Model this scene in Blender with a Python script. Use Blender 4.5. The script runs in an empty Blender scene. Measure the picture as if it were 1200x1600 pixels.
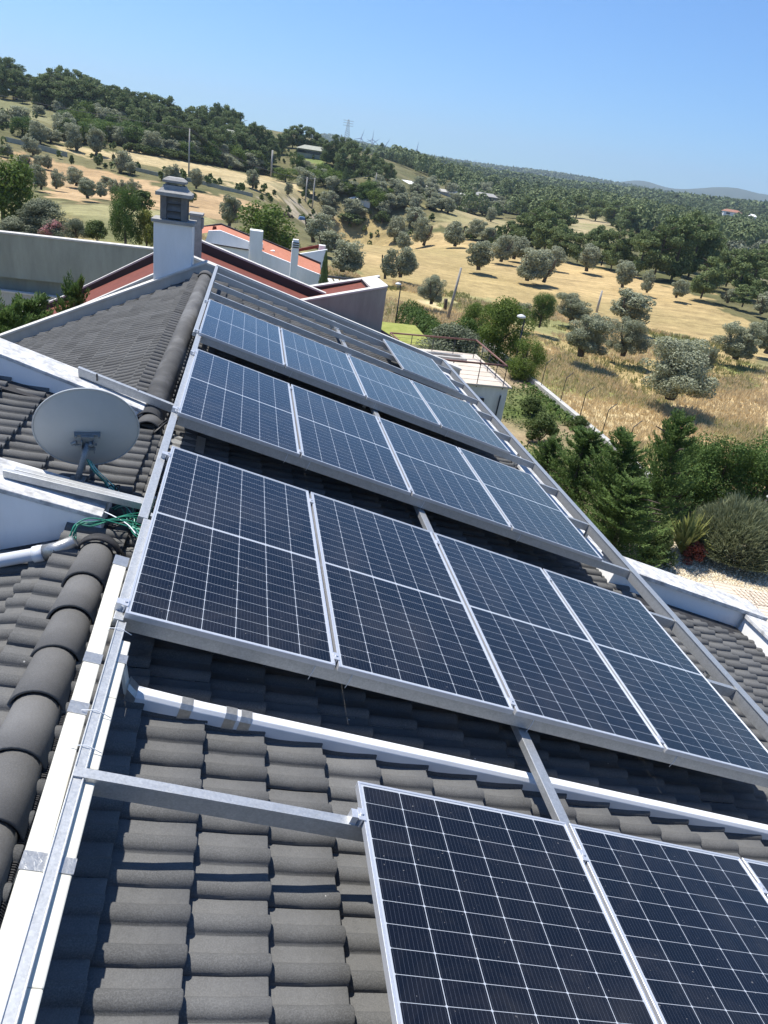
import bpy, bmesh, math, random
import numpy as np
from mathutils import Vector, Matrix
# ------------------------------------------------------------------ camera, sky, sun, exposure
scene = bpy.context.scene
COL = scene.collection
rad = math.radians
cam_d = bpy.data.cameras.new('camera')
cam = bpy.data.objects.new('camera', cam_d)
COL.objects.link(cam)
cam_d.sensor_fit = 'VERTICAL'
cam_d.sensor_height = 24.0
cam_d.lens = 24.0 * 1120.72 / 1600
cam_d.clip_start = 0.05
cam_d.clip_end = 20000
yaw, pitch, roll = rad(12.99757), rad(25.19268), rad(8.88986)
fwd = Vector((math.sin(yaw)*math.cos(pitch), math.cos(yaw)*math.cos(pitch), -math.sin(pitch)))
right = Vector((math.cos(yaw), -math.sin(yaw), 0))
up = right.cross(fwd)
r2 = right*math.cos(roll) + up*math.sin(roll)
u2 = -right*math.sin(roll) + up*math.cos(roll)
CAM = Vector((0.50357, -5.40422, 2.14239))
m4 = Matrix((( r2.x, u2.x, -fwd.x, CAM.x), (r2.y, u2.y, -fwd.y, CAM.y), (r2.z, u2.z, -fwd.z, CAM.z), (0, 0, 0, 1)))
cam.matrix_world = m4
scene.camera = cam

world = bpy.data.worlds.new('World')
scene.world = world
world.use_nodes = True
wn = world.node_tree
bg = wn.nodes['Background']
sky = wn.nodes.new('ShaderNodeTexSky')
sky.sky_type = 'NISHITA'
sky.sun_disc = False
SUN_DIR = Vector((-0.321, 0.35, 1.132)).normalized()      # towards the sun
sky.sun_elevation = math.asin(SUN_DIR.z)
sky.sun_rotation = math.atan2(SUN_DIR.x, SUN_DIR.y)
sky.air_density = 1.0
sky.dust_density = 0.0
sky.ozone_density = 5.5
tint = wn.nodes.new('ShaderNodeMix'); tint.data_type = 'RGBA'; tint.blend_type = 'MULTIPLY'
tint.inputs[0].default_value = 1.0; tint.inputs[7].default_value = (.54, .85, 1.14, 1)      # the deeper blue of this dry summer sky
wn.links.new(sky.outputs['Color'], tint.inputs[6])
wn.links.new(tint.outputs[2], bg.inputs['Color'])
bg.inputs['Strength'].default_value = 0.092
sun_d = bpy.data.lights.new('sun', 'SUN')
sun_d.energy = 4.9
sun_d.angle = rad(0.53)
sun_d.color = (1.0, 0.955, 0.88)
sun = bpy.data.objects.new('sun', sun_d)
COL.objects.link(sun)
sun.rotation_euler = (-SUN_DIR).to_track_quat('-Z', 'Y').to_euler()
vs = scene.view_settings
vs.view_transform = 'Standard'
vs.look = 'None'
vs.exposure = 0.6
vs.gamma = 1.0
vs.use_curve_mapping = False
scene.cycles.max_bounces = 6
scene.cycles.transparent_max_bounces = 8
# ------------------------------------------------------------------ survey tables (metres): terrain, ground cover outlines, plants
TERR_U = [[2.008,0.898,4.049],[1.668,1.435,3.972],[1.847,1.195,4.266],[1.726,1.364,4.735],[1.985,0.948,4.542],[2.11,0.623,4.614],[2.037,0.831,5.109],[2.161,0.413,5.352],[1.826,1.226,5.023],[1.744,1.341,4.895],[2.18,0.297,5.745],[2.162,0.408,4.869],[2.125,0.57,4.985],[1.919,1.076,5.095],[2.198,0.1,5.459],[2.2,-0.003,5.908],[2.194,-0.164,5.772],[2.199,0.078,5.662],[2.15,-0.465,5.371],[2.171,-0.358,5.119],[2.12,-0.589,5.617],[2.117,-0.599,4.95],[2.146,-0.483,4.749],[2.135,-0.53,5.882],[2.121,-0.583,6.029],[2.149,-0.471,6.082],[2.163,-0.4,5.958],[2.176,-0.324,6.06],[2.194,-0.165,6.038],[2.186,-0.246,5.958],[2.2,0.004,6.01],[2.196,0.139,6.125],[2.19,0.21,6.1],[2.185,0.26,5.963],[2.179,0.3,5.772],[2.165,0.388,6.379],[2.158,0.429,6.274],[2.134,0.535,6.379],[2.08,0.717,5.882],[2.136,0.528,5.712],[2.011,0.893,6.125],[2.103,0.646,6.274],[2.156,0.439,7.037],[2.107,0.633,7.125],[2.023,0.864,7.206],[1.951,1.016,7.353],[1.869,1.16,7.206],[1.793,1.275,7.037],[1.786,1.284,6.475],[1.908,1.096,6.836],[1.873,1.155,6.029],[1.765,1.314,5.583],[2.048,0.804,6.591],[1.979,0.961,6.644],[2.16,0.417,7.887],[2.108,0.628,7.887],[2.025,0.859,7.887],[1.915,1.084,7.887],[1.788,1.281,7.887],[2.159,0.421,8.214],[2.108,0.631,8.214],[2.024,0.862,8.214],[1.911,1.089,8.214],[1.783,1.289,8.214],[2.196,0.136,8.807],[2.178,0.31,8.807],[2.16,0.416,8.807],[2.129,0.555,8.807],[2.054,0.789,8.807],[2.0,0.917,8.807],[1.915,1.082,8.807],[1.788,1.282,8.807],[2.159,0.421,9.123],[2.05,0.799,9.123],[1.91,1.092,9.123],[1.782,1.29,9.123],[1.987,0.945,9.494],[1.97,0.98,9.494],[1.951,1.016,9.494],[1.931,1.054,9.494],[1.899,1.11,9.494],[1.872,1.155,9.494],[1.853,1.186,9.494],[1.827,1.225,9.494],[1.797,1.27,9.494],[1.717,1.376,9.494],[2.173,0.346,9.494],[2.088,0.692,9.494],[2.2,-0.002,6.644],[2.176,-0.324,6.591],[2.114,-0.608,6.591],[2.031,-0.845,6.274],[1.975,-0.969,5.512],[2.183,0.276,6.644],[2.2,-0.0,7.599],[2.149,-0.472,7.599],[2.198,0.085,8.807],[2.149,-0.472,8.807],[2.149,-0.472,9.494],[2.2,0.001,9.494],[1.1,-1.905,2.733],[1.1,-1.905,4.058],[1.1,-1.905,5.266],[1.1,-1.905,6.591],[1.1,-1.905,8.045],[1.1,-1.905,9.494],[-0.382,-2.167,2.733],[-0.382,-2.167,4.058],[-0.382,-2.167,5.266],[-0.382,-2.167,6.591],[-0.382,-2.167,8.045],[-0.382,-2.167,9.494],[-1.685,-1.414,2.733],[-1.685,-1.414,4.058],[-1.685,-1.414,5.266],[-1.685,-1.414,6.591],[-1.685,-1.414,8.045],[-1.685,-1.414,9.494],[-2.2,0.0,2.733],[-2.2,0.0,4.058],[-2.2,0.0,5.266],[-2.2,0.0,6.591],[-2.2,0.0,8.045],[-2.2,0.0,9.494],[-1.685,1.414,2.733],[-1.685,1.414,4.058],[-1.685,1.414,5.266],[-1.685,1.414,6.591],[-1.685,1.414,8.045],[-1.685,1.414,9.494],[-0.382,2.167,2.733],[-0.382,2.167,4.058],[-0.382,2.167,5.266],[-0.382,2.167,6.591],[-0.382,2.167,8.045],[-0.382,2.167,9.494],[0.93,1.994,2.733],[0.93,1.994,4.058],[0.93,1.994,5.266],[0.93,1.994,6.591],[0.93,1.994,8.045],[0.93,1.994,9.494],[1.685,-1.414,2.733],[1.685,-1.414,3.812],[2.067,-0.752,2.733],[2.067,-0.752,3.812],[2.2,0.0,2.733],[2.2,0.0,3.812],[2.125,0.569,2.733],[2.125,0.569,3.812],[1.905,-1.1,4.504],[2.125,-0.569,4.673],[2.2,0.0,4.504],[1.994,0.93,2.733],[1.994,0.93,9.739],[2.2,0.0,9.739],[1.556,1.556,9.739],[1.556,1.556,2.903],[1.414,1.685,3.741],[1.414,1.685,4.95],[1.354,1.734,6.274],[1.354,1.734,7.353],[1.354,1.734,7.887]]
TERR_W = [-0.27335054,-0.56186739,0.81330401,-1.2803836,-0.39186635,-0.61619975,0.2201882,-13.946033,0.64561026,1.1028057,912.14044,1.1845055,1.0079444,0.59724696,-3.9100251,5.6091344,11.458296,-49.243539,7.2509219,-1.9388231,2.7819905,1.5962272,-32.099814,-19.941494,27.043584,-44.747901,50.570838,-5.6722291,17.337792,-42.617955,32.473247,5.3123635,-87.480762,119.48053,-928.96076,-9.54356,31.417758,-3.0704341,6.9383346,-16.800215,-19.111116,32.517846,4.9371294,25.20517,-7.9978124,15.402234,-2.3638655,13.566508,2.7691957,4.4132089,5.6160844,-3.3314092,1.8166076,-20.592031,-78.748167,26.350094,-33.81695,-32.308774,-33.850355,82.592074,52.7595,36.5812,42.442201,85.724831,-1905.2779,324.95121,-207.62153,28.684528,-195.22448,-57.544778,-112.70245,-164.91668,319.53415,260.78074,368.07442,404.74745,1370.6948,2198.6815,-10773.136,8813.8901,-2526.1758,4088.4027,-6368.0884,2833.3469,-231.71413,-565.35219,-334.98027,-222.21075,-12.946541,9.467441,9.0292256,-17.463863,1.9323301,-20.133336,1.5640153,-2.7687812,1637.9255,-35.207426,-81.45385,101.1365,-0.023740708,-0.5273539,-0.12931723,6.2948159,12.838183,-6.8641892,-0.021633519,-0.38275543,-1.4133,0.4489125,7.039237,-8.6318412,0.033915878,-0.22509032,-0.9589126,1.2683961,7.7320182,-7.7764346,0.019735753,-0.22889186,-0.98856421,1.2091281,7.7846859,-7.9579284,-0.052180106,-0.243203,-1.0114299,1.1945809,8.2963681,-8.8664191,-0.1235708,-0.24343928,-1.3359634,0.15574931,6.7873829,-13.19338,-0.25350024,-1.1198991,-1.6819519,6.555384,47.132465,-37.187193,0.065864718,-0.4427069,0.10786352,-1.4273616,0.087936109,-0.90642103,0.043060676,-0.87380326,-0.75380125,28.73966,3.3060928,-0.14064393,491.46865,85.893552,331.87935,-0.34231351,1.1736247,0.83157137,-0.76599869,2.1899346,-65.866587,27.048355]
POLYS = {"stubble":[[20.8,175.9],[25.5,177.5],[31.2,174.5],[36.4,169.9],[42.6,157.5],[47.6,136.2],[57.2,130.3],[65.1,122.0],[66.1,111.8],[73.0,107.2],[67.1,83.0],[52.9,59.6],[18.4,13.9],[14.1,15.4],[13.2,18.8],[14.2,27.7],[16.6,52.0],[13.6,66.4],[11.9,85.8]],"brown":[[21.2,70.7],[25.2,57.5],[26.0,47.7],[25.9,37.0],[32.2,41.1],[48.4,53.6],[18.4,13.9],[14.1,15.4],[13.2,18.8],[13.8,26.5],[16.6,41.4],[16.7,55.0]],"weeds":[[18.6,74.8],[23.2,78.7],[27.7,75.5],[32.0,70.5],[31.3,55.6],[38.2,59.0],[47.3,66.0],[47.0,61.2],[41.6,54.4],[33.8,51.9],[28.7,54.1],[23.3,59.3],[18.9,63.8]],"pale":[[-27.5,182.1],[-10.0,197.2],[8.0,214.4],[13.0,185.1],[8.3,173.9],[1.0,156.7],[-6.6,156.7],[-17.1,162.9],[-29.3,161.2],[-34.6,163.8],[-40.4,168.3],[-40.5,177.0],[-34.5,176.0]],"orange":[[-41.0,138.1],[-41.5,153.7],[-33.8,149.0],[-26.9,147.7],[-17.1,141.3],[-6.8,137.0],[1.1,139.0],[3.4,136.5],[-4.9,102.1],[-12.0,98.7],[-14.2,92.8],[-19.3,100.2],[-19.8,89.8],[-26.0,102.4],[-37.5,127.3]],"meadow":[[-26.1,98.5],[-19.4,86.5],[-16.9,91.6],[-13.4,92.2],[-11.1,98.3],[-3.6,102.3],[-2.1,73.2],[-7.7,63.4],[-13.8,62.5],[-19.5,73.4]],"clear1":[[41.8,177.1],[48.7,185.0],[84.6,285.5],[95.6,271.3],[86.4,214.9],[70.2,174.3],[63.1,170.5],[51.6,158.8],[47.5,166.4],[43.7,169.3]],"clear2":[[126.6,300.5],[142.3,323.5],[146.6,302.5],[114.9,224.5],[97.5,192.1],[88.3,186.4],[88.8,200.9]],"slope":[[-72.3,236.4],[-64.1,236.0],[-57.2,228.1],[-50.5,216.0],[-43.3,187.9],[-44.0,184.3],[-50.8,201.4],[-58.2,197.5],[-61.0,197.9]],"track":[[5.1,160.7],[8.0,165.4],[11.1,168.1],[16.0,175.0],[20.1,176.5],[19.2,174.3],[12.2,161.9],[7.5,150.2],[4.2,148.4]],"tip":[[7.3,191.6],[12.5,184.5],[19.5,182.2],[25.6,179.6],[31.3,175.6],[25.4,175.0],[19.2,174.7],[10.8,161.7],[5.0,156.4]],"lawn2":[[11.8,250.6],[20.7,247.6],[25.3,241.4],[23.9,235.9],[14.4,240.4]],"farclear":[[445.8,681.7],[461.6,674.3],[431.3,630.2],[409.1,625.4]],"edge":[[137.0,216.8],[164.3,249.5],[147.3,207.7],[107.8,141.6],[90.3,120.5],[128.0,191.2]],"beyond":[[25.5,176.4],[31.2,174.0],[33.5,164.1],[22.0,118.3],[26.7,172.1]]}
FW = [[-46.3, 158.3], [-42.7, 158.2], [-38.9, 156.9], [-34.6, 155.3]]
FW2 = [[-23.3, 153.6], [-17.6, 150.3], [-11.0, 148.7], [-5.4, 144.5], [0.5, 144.7]]
TLAB = [
'largest olive tree, wide and ragged, in the near field beyond the conifer bushes',
'small olive tree just behind the right shoulder of the largest olive',
'round dense olive tree left of the largest olive, in the brown grass',
'olive tree between the round dense olive and the largest olive',
'broad olive tree behind the pair of olives left of the largest one',
'pale olive tree right beside the dark green tree near the bare branch',
'dark green leafy tree among grey olives beyond the tall garden lamp',
'thin grey olive with bare branches just beyond the garden lamp',
'wide spreading olive tree at the right edge of the near field',
'olive tree cut by the right picture border behind the wide spreading olive',
'flat bottomed olive with forked trunk alone in the stubble field, long shadow beside it',
'left olive of the touching pair in the middle of the stubble field',
'right olive of the touching pair in the middle of the stubble field',
'olive directly behind the gap between the forked olive and the touching pair',
'olive behind the left olive of the touching pair, against the dark pines',
'olive half hidden behind the right olive of the touching pair',
'olive with low skirt at the field edge below the green pines',
'first of three lone olives below the dark pine grove, the leafiest',
'olive tucked behind the leafiest of the three lone olives',
'narrow middle one of three lone olives below the dark pine grove',
'small round last one of three lone olives below the pine grove',
'olive at the right border beneath the pines, above the near field',
'small olive under the pines beside the pale field corner',
'upright olive with deep shadow in the upper stubble field',
'bushy olive reaching the ground right of the upright olive',
'tall olive on the left edge of the upper stubble field',
'smaller olive in front of the tall olive at the left field edge',
'broad low olive above the upright olive in the upper field',
'olive just behind the bushy olive, left of a smaller one',
'low olive in front of the dark pines, left of the touching olives',
'olive on the left edge of the small clearing below the sheds',
'single small olive standing alone in the sunny clearing',
'dark round bush at the corner where the clearing meets the pines',
'egg shaped olive bush beside the leaning utility pole',
'open crowned olive left of the street lamp beyond the concrete house',
'full crowned olive behind the street lamp head',
'big olive right behind the orange roofed house and cypress',
'olive above the white tower chimney, top of the group of three',
'middle olive of the group of three above the orange roofs',
'olive left of the big green tree, beyond the second chimney',
'big round bright green tree behind the orange roofed houses',
'olive over a dark bush in the hollow beside the dirt track',
'dark low bush beneath an olive in the hollow beside the track',
'thin olive scrub left of the dark low bush in the hollow',
'olive below the green slope, left of the small pale roof',
'bright green tree in front of the red roofed house',
'olive just right of the bright green tree by the red roofed house',
'green bush below the bright green tree near the red roofed house',
'lone olive at the near edge of the long pale field strip',
'tiny olive beside the dirt track at the right end of the pale strip',
'olive at the right tip of the long pale field strip',
'olive on the slope under the hilltop house with veranda',
'green tree on the slope under the hilltop house with veranda',
'green bush next to the short concrete pole at the field edge',
'dark tree at the left end of the lawn by the veranda house',
'dark narrow cypress on the slope under the veranda house',
'round olive at the grey field wall on the far left',
'left one of two tall pale olives above the grey field wall',
'right one of two tall pale olives above the grey field wall',
'little green bush under the two tall pale olives',
'tall silvery olive at the far edge of the orange field',
'small olive touching the tall silvery olive of the orange field',
'tiny upright bush alone at the top of the orange field',
'round dark olive alone in the middle of the orange field',
'left olive of the close pair on the left of the orange field',
'right olive of the close pair on the left of the orange field',
'first and widest olive of the row along the lower orange field',
'second olive of the row along the lower orange field',
'small olive set behind the row along the lower orange field',
'third olive of the row along the lower orange field',
'fourth and slimmest olive of the row along the lower orange field',
'last olive of the row, nearest the chimney cap',
'small olive above the close pair, left of another small one',
'small olive above the close pair, nearest the orange field',
'spread olive beside the top of the bright green tree at left',
'olive hanging over the edge of the bright green tree at left',
'olive at the far left end of the grey field wall',
'dark olive directly above the main chimney cap',
'olive with round shadow right of the main chimney cap',
'low green scrub beside the chimney top at the orange field edge',
'large bright green leafy tree cut by the left picture border',
'wide silvery shrub behind the oleander, above the concrete wall',
'silver grey shrub at the left end of the concrete wall top',
'pink flowering oleander above the concrete wall',
'grey shrub right of the pink oleander',
'bright green shrub between the grey shrub and the dark trees',
'tall dark green leafy tree left of the main chimney',
'yellow green shrub touching the left side of the main chimney',
'green bush behind the yellow green shrub, below the orange field',
'lone dark pine standing free at the right end of the pine grove',
'dark green pine inside the dense grove at the far edge of the stubble field',
'green pine right of the free standing pine, at the right picture border',
'pine or evergreen of the belt between the stubble field and the sunny clearing',
'dark skyline pine of the hilltop stand, at the far left end',
'front edge pine of the hilltop stand, at the far left end',
'dark skyline pine of the hilltop stand, above the orange field',
'front edge pine of the hilltop stand, above the orange field',
'dark skyline pine of the hilltop stand, on the last rise before the white hill house',
'front edge pine of the hilltop stand, on the last rise before the white hill house',
'small lone dark pine on the pale slope at the left',
'tall dark pine in the clump around the small white hill house',
'tall dark pine in the clump behind the veranda house',
'tall dark pine on the steep shoulder right of the veranda house',
'grey olive in the mixed growth on the pale slope at the far left',
'dark leafy tree in the mixed growth on the pale slope at the far left',
'bright green tree in the mixed growth below the hilltop pines, left of the pale pole',
'grey olive in the mixed growth below the hilltop pines, left of the pale pole',
'dark leafy tree in the mixed growth below the hilltop pines, left of the pale pole',
'low green bush in the mixed growth below the hilltop pines, left of the pale pole',
'grey olive in the mixed growth between the pale pole and the thick short pole',
'dark leafy tree in the mixed growth between the pale pole and the thick short pole',
'bright green tree in the mixed growth between the pale pole and the thick short pole',
'low green bush in the mixed growth between the pale pole and the thick short pole',
'olive tree of the old orchard around the white sheds',
'bright green tree on the slope between the veranda house and the dirt track',
'dark leafy tree on the slope between the veranda house and the dirt track',
'low green bush on the slope between the veranda house and the dirt track',
'grey olive on the slope between the veranda house and the dirt track',
'first feathery conifer of the garden row, nearest the terrace',
'second feathery conifer of the garden row',
'third feathery conifer of the garden row, dark and dense',
'tallest feathery conifer with a pointed top above the garden row',
'feathery conifer in front, at the near end of the garden row',
'leafy green shrub between the tallest conifer and the hedge shrubs',
'leafy shrub with a pointed top left of the big dark hedge shrub',
'big dark leafy hedge shrub at the right border',
'wide rounded rosemary bush of fine grey green stems by the gravel',
'yellow green spiky leaved clump behind the red bush',
'small red leaved bush at the edge of the gravel',
'low bright green strap leaved clump right of the red bush',
'green shrub beside the conifers at the gravel edge',
'loose green shrub beyond the conifers by the terrace wall',
'low wild shrub under the terrace wall',
'round bush at the foot of the boundary wall posts',
'bright yellow green maple like tree beside the garden lamp',
'left side shoot of bright green tree behind the grey shrub',
'wide grey green shrub directly behind the terrace railing',
'small bright green tree right of the garden lamp',
'tuft of weed beside the boundary wall',
'feathery young conifer rising left of our roof edge',
'slim young conifer with a wispy top before the red roof strip',
'feathery young conifer cut by the left border beside the roof',
'dark column cypress at the right end of the orange roofs',
'palm top with arching fronds behind the dark red roof']
TGRP = ['olive trees in the dry fields', 'bushes and leafy trees in the countryside', 'pines of the dark grove', 'pines at the right border', 'pines between field and clearing', 'pines along the hilltop', 'pines around the white hill house', 'pines behind the veranda house', 'pines on the steep shoulder', 'small trees under the hilltop pines', 'olives around the white sheds', 'bushes below the veranda house', 'garden plants', 'young conifers by the left roof edge', 'x']
TREES = [
('O',27.03,34.99,-8.0,4.13,5.82,0,0),
('O',35.83,44.86,-8.19,2.04,1.46,1,0),
('O',25.1,44.71,-7.99,3.41,4.54,2,0),
('O',29.86,47.23,-8.14,3.2,3.58,3,0),
('O',39.03,64.88,-8.44,3.65,6.31,4,0),
('O',31.67,61.96,-8.32,2.68,4.58,5,0),
('D',25.75,55.23,-8.14,2.98,2.62,6,1),
('O',23.87,55.18,-8.11,2.05,2.31,7,0),
('O',43.41,52.17,-8.29,3.49,5.43,8,0),
('O',50.67,57.77,-8.42,3.97,4.75,9,0),
('O',31.84,95.73,-8.18,4.0,5.88,10,0),
('O',37.74,91.91,-8.28,4.54,5.54,11,0),
('O',40.29,92.23,-8.28,4.22,4.94,12,0),
('O',40.02,111.06,-8.04,4.5,5.76,13,0),
('O',44.44,117.74,-7.95,4.43,5.83,14,0),
('O',49.21,111.18,-7.94,3.62,4.33,15,0),
('O',55.39,112.13,-7.83,4.44,5.7,16,0),
('O',54.35,96.67,-8.13,3.83,4.36,17,0),
('O',60.67,111.04,-7.76,2.93,3.89,18,0),
('O',57.0,94.22,-8.14,3.3,2.82,19,0),
('O',60.66,92.34,-8.12,2.9,3.36,20,0),
('O',70.04,85.88,-8.07,3.06,4.74,21,0),
('O',68.77,92.08,-7.96,2.27,3.17,22,0),
('O',35.21,147.0,-10.13,5.34,6.07,23,0),
('O',38.93,136.48,-8.63,5.26,6.29,24,0),
('O',32.58,165.31,-11.36,6.22,6.38,25,0),
('O',22.86,106.35,-7.88,2.74,3.51,26,0),
('O',37.44,168.97,-8.18,4.22,7.93,27,0),
('O',46.58,149.63,-7.59,3.83,6.54,28,0),
('O',47.31,143.05,-7.69,3.16,5.35,29,0),
('O',47.89,181.38,-4.78,3.87,5.02,30,0),
('O',62.2,190.89,-5.77,3.78,3.7,31,0),
('G',58.51,163.07,-6.6,2.99,4.35,32,1),
('O',17.25,61.21,-8.15,2.79,2.9,33,0),
('O',15.06,74.57,-8.19,3.26,2.88,34,0),
('O',17.43,78.13,-8.23,3.86,3.9,35,0),
('O',10.3,74.33,-7.92,3.48,5.0,36,0),
('O',8.67,95.34,-7.42,3.79,5.35,37,0),
('O',9.47,86.69,-7.59,2.7,5.31,38,0),
('O',-2.11,89.98,-6.45,3.81,3.99,39,0),
('B',1.93,73.38,-7.21,5.37,6.83,40,1),
('O',23.11,179.48,-8.34,4.39,8.24,41,0),
('G',23.52,177.29,-9.98,2.49,6.79,42,1),
('O',18.01,176.53,-9.36,2.77,5.51,43,0),
('O',18.67,181.46,-7.06,3.77,5.63,44,0),
('B',29.49,180.06,-6.25,4.25,6.87,45,1),
('O',32.08,177.95,-6.91,3.13,5.24,46,0),
('G',30.85,175.34,-8.87,2.79,4.19,47,1),
('O',0.41,155.29,-4.5,3.42,4.09,48,0),
('O',8.16,170.51,-5.52,2.62,2.79,49,0),
('O',12.73,185.38,-5.07,5.38,6.81,50,0),
('O',19.69,186.97,-4.49,4.17,6.91,51,0),
('B',20.22,194.73,-2.53,3.65,5.52,52,1),
('B',8.53,199.65,-3.86,3.37,6.65,53,1),
('D',12.58,228.09,-1.88,5.35,4.37,54,1),
('C',22.28,186.47,-3.97,5.77,2.0,55,1),
('O',-38.99,148.81,-4.14,3.33,3.98,56,0),
('O',-34.96,165.61,-2.82,5.3,5.07,57,0),
('O',-31.35,166.0,-3.01,5.35,5.43,58,0),
('G',-28.05,149.12,-4.52,1.82,1.89,59,1),
('O',-23.66,147.04,-4.73,4.34,4.9,60,0),
('O',-21.62,145.45,-4.84,2.15,2.86,61,0),
('G',-31.86,146.04,-4.69,1.65,1.11,62,1),
('O',-25.97,120.89,-6.41,2.69,4.06,63,0),
('O',-27.48,106.64,-6.46,3.17,3.16,64,0),
('O',-26.69,111.61,-6.48,2.67,2.76,65,0),
('O',-19.26,95.0,-5.85,2.4,3.44,66,0),
('O',-18.91,101.27,-5.99,1.96,2.55,67,0),
('O',-22.15,123.46,-6.18,1.64,2.7,68,0),
('O',-18.28,108.49,-6.11,2.1,2.62,69,0),
('O',-17.47,110.44,-6.1,2.13,2.22,70,0),
('O',-16.81,113.63,-6.08,2.29,2.74,71,0),
('O',-34.86,135.34,-5.43,2.08,2.35,72,0),
('O',-33.68,136.68,-5.39,2.32,2.91,73,0),
('O',-35.66,129.99,-5.73,2.52,4.02,74,0),
('O',-32.53,119.99,-6.31,2.35,3.04,75,0),
('O',-41.22,141.33,-4.63,2.03,2.96,76,0),
('O',-13.74,143.46,-4.87,3.11,3.72,77,0),
('O',-9.31,137.19,-5.19,3.46,3.87,78,0),
('G',-8.23,112.96,-6.02,1.54,2.01,79,1),
('B',-21.84,70.4,-7.3,6.76,6.02,80,1),
('S',-17.3,66.81,-6.51,2.55,4.94,81,1),
('S',-19.12,65.86,-7.67,2.06,5.01,82,1),
('W',-16.04,63.57,-7.09,1.79,2.44,83,1),
('S',-13.78,61.93,-6.74,1.97,2.51,84,1),
('G',-11.98,61.24,-6.54,1.96,2.49,85,1),
('D',-9.84,61.9,-6.34,4.54,3.22,86,1),
('Y',-8.14,62.01,-6.45,3.24,2.32,87,1),
('G',-11.03,81.0,-5.4,2.38,3.21,88,1),
('P',66.31,95.06,-7.95,6.0,5.32,89,1),
('P',65.58,114.05,-7.61,7.59,6.41,90,2),
('P',68.67,113.95,-7.55,9.42,6.98,90,2),
('P',72.66,114.98,-7.44,10.46,7.89,90,2),
('P',79.45,121.04,-7.21,10.77,7.73,90,2),
('P',82.64,121.54,-7.14,9.17,6.35,90,2),
('P',77.8,127.48,-7.18,10.46,7.45,90,2),
('P',85.8,134.72,-6.99,11.86,8.51,90,2),
('P',66.33,119.94,-7.51,6.52,5.02,90,2),
('P',77.16,108.23,-7.45,6.55,5.48,90,2),
('P',96.22,145.65,-6.84,9.97,8.52,90,2),
('P',77.22,102.83,-7.56,7.55,6.27,91,3),
('P',82.83,107.28,-7.36,7.22,6.02,91,3),
('P',78.44,97.54,-7.67,6.66,5.79,91,3),
('P',81.63,112.37,-7.27,6.34,5.41,91,3),
('P',96.62,124.72,-6.91,7.54,6.92,91,3),
('P',69.72,89.89,-7.99,3.17,4.01,91,3),
('P',54.77,137.19,-7.44,8.2,6.75,92,4),
('P',55.38,132.37,-7.51,8.21,6.85,92,4),
('P',53.01,138.66,-7.47,6.71,5.87,92,4),
('P',55.93,127.77,-7.57,6.05,5.21,92,4),
('P',57.17,125.49,-7.58,5.01,4.57,92,4),
('P',58.38,123.28,-7.6,5.18,4.23,92,4),
('P',63.37,123.77,-7.5,6.67,5.13,92,4),
('P',65.75,133.4,-7.3,6.36,5.17,92,4),
('P',63.16,119.27,-7.58,6.69,4.97,92,4),
('P',65.75,162.22,-6.71,9.0,7.9,92,4),
('P',68.53,158.43,-6.79,7.67,7.06,92,4),
('P',92.22,224.78,-5.56,8.19,8.32,92,4),
('P',114.69,269.37,-5.32,9.29,8.77,92,4),
('P',131.27,296.78,-4.15,9.69,10.95,92,4),
('P',104.86,269.69,-6.62,9.25,9.9,92,4),
('P',104.86,283.8,-7.06,9.18,9.15,92,4),
('P',133.82,283.54,-3.98,9.32,10.53,92,4),
('P',128.52,257.87,-4.12,9.02,10.22,92,4),
('P',120.41,231.13,-4.43,8.15,9.24,92,4),
('P',-72.43,239.62,5.85,9.63,6.41,93,5),
('P',-71.77,234.98,5.34,7.87,6.73,93,5),
('P',-72.3,250.69,6.96,9.93,6.33,93,5),
('P',-67.6,233.82,5.15,8.83,5.32,94,5),
('P',-70.77,253.82,7.26,10.25,7.77,93,5),
('P',-65.26,234.69,5.29,7.91,5.72,94,5),
('P',-68.31,251.24,7.11,8.69,7.78,93,5),
('P',-64.57,239.15,5.9,7.59,6.47,93,5),
('P',-64.65,243.04,6.39,6.19,6.77,93,5),
('P',-65.22,241.66,6.2,2.73,6.38,93,5),
('P',-65.47,254.91,7.53,5.88,7.33,93,5),
('P',-61.03,239.05,6.06,3.33,6.09,93,5),
('P',-61.68,247.97,7.09,5.83,6.24,93,5),
('P',-58.95,234.78,5.55,3.63,5.35,94,5),
('P',-59.1,246.12,7.0,7.26,7.01,93,5),
('P',-58.92,244.6,6.85,5.01,5.82,93,5),
('P',-57.11,245.3,6.96,9.09,7.19,93,5),
('P',-56.98,242.49,6.65,6.73,5.99,93,5),
('P',-57.41,256.74,7.78,9.51,6.31,93,5),
('P',-55.23,243.07,6.72,7.54,6.54,93,5),
('P',-53.48,248.21,7.14,9.07,6.29,93,5),
('P',-52.52,242.97,6.61,7.31,7.06,93,5),
('P',-52.6,254.99,7.49,9.31,8.25,95,5),
('P',-51.66,245.9,6.84,7.31,6.93,95,5),
('P',-51.21,258.67,7.53,8.52,7.62,95,5),
('P',-46.9,238.96,5.64,7.13,6.19,96,5),
('P',-47.8,250.18,6.79,8.45,8.16,95,5),
('P',-45.79,237.68,5.35,7.25,5.67,96,5),
('P',-46.04,250.2,6.59,8.34,6.66,95,5),
('P',-45.28,241.63,5.76,5.19,5.86,95,5),
('P',-42.98,245.74,5.87,8.21,6.3,95,5),
('P',-41.46,238.42,4.94,6.54,6.31,96,5),
('P',-43.56,260.94,6.81,8.01,6.58,95,5),
('P',-40.5,242.32,5.26,5.26,7.35,95,5),
('P',-39.5,249.34,5.71,8.41,6.96,95,5),
('P',-39.03,240.93,4.96,6.06,7.13,96,5),
('P',-38.0,253.73,5.77,8.49,6.23,95,5),
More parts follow.
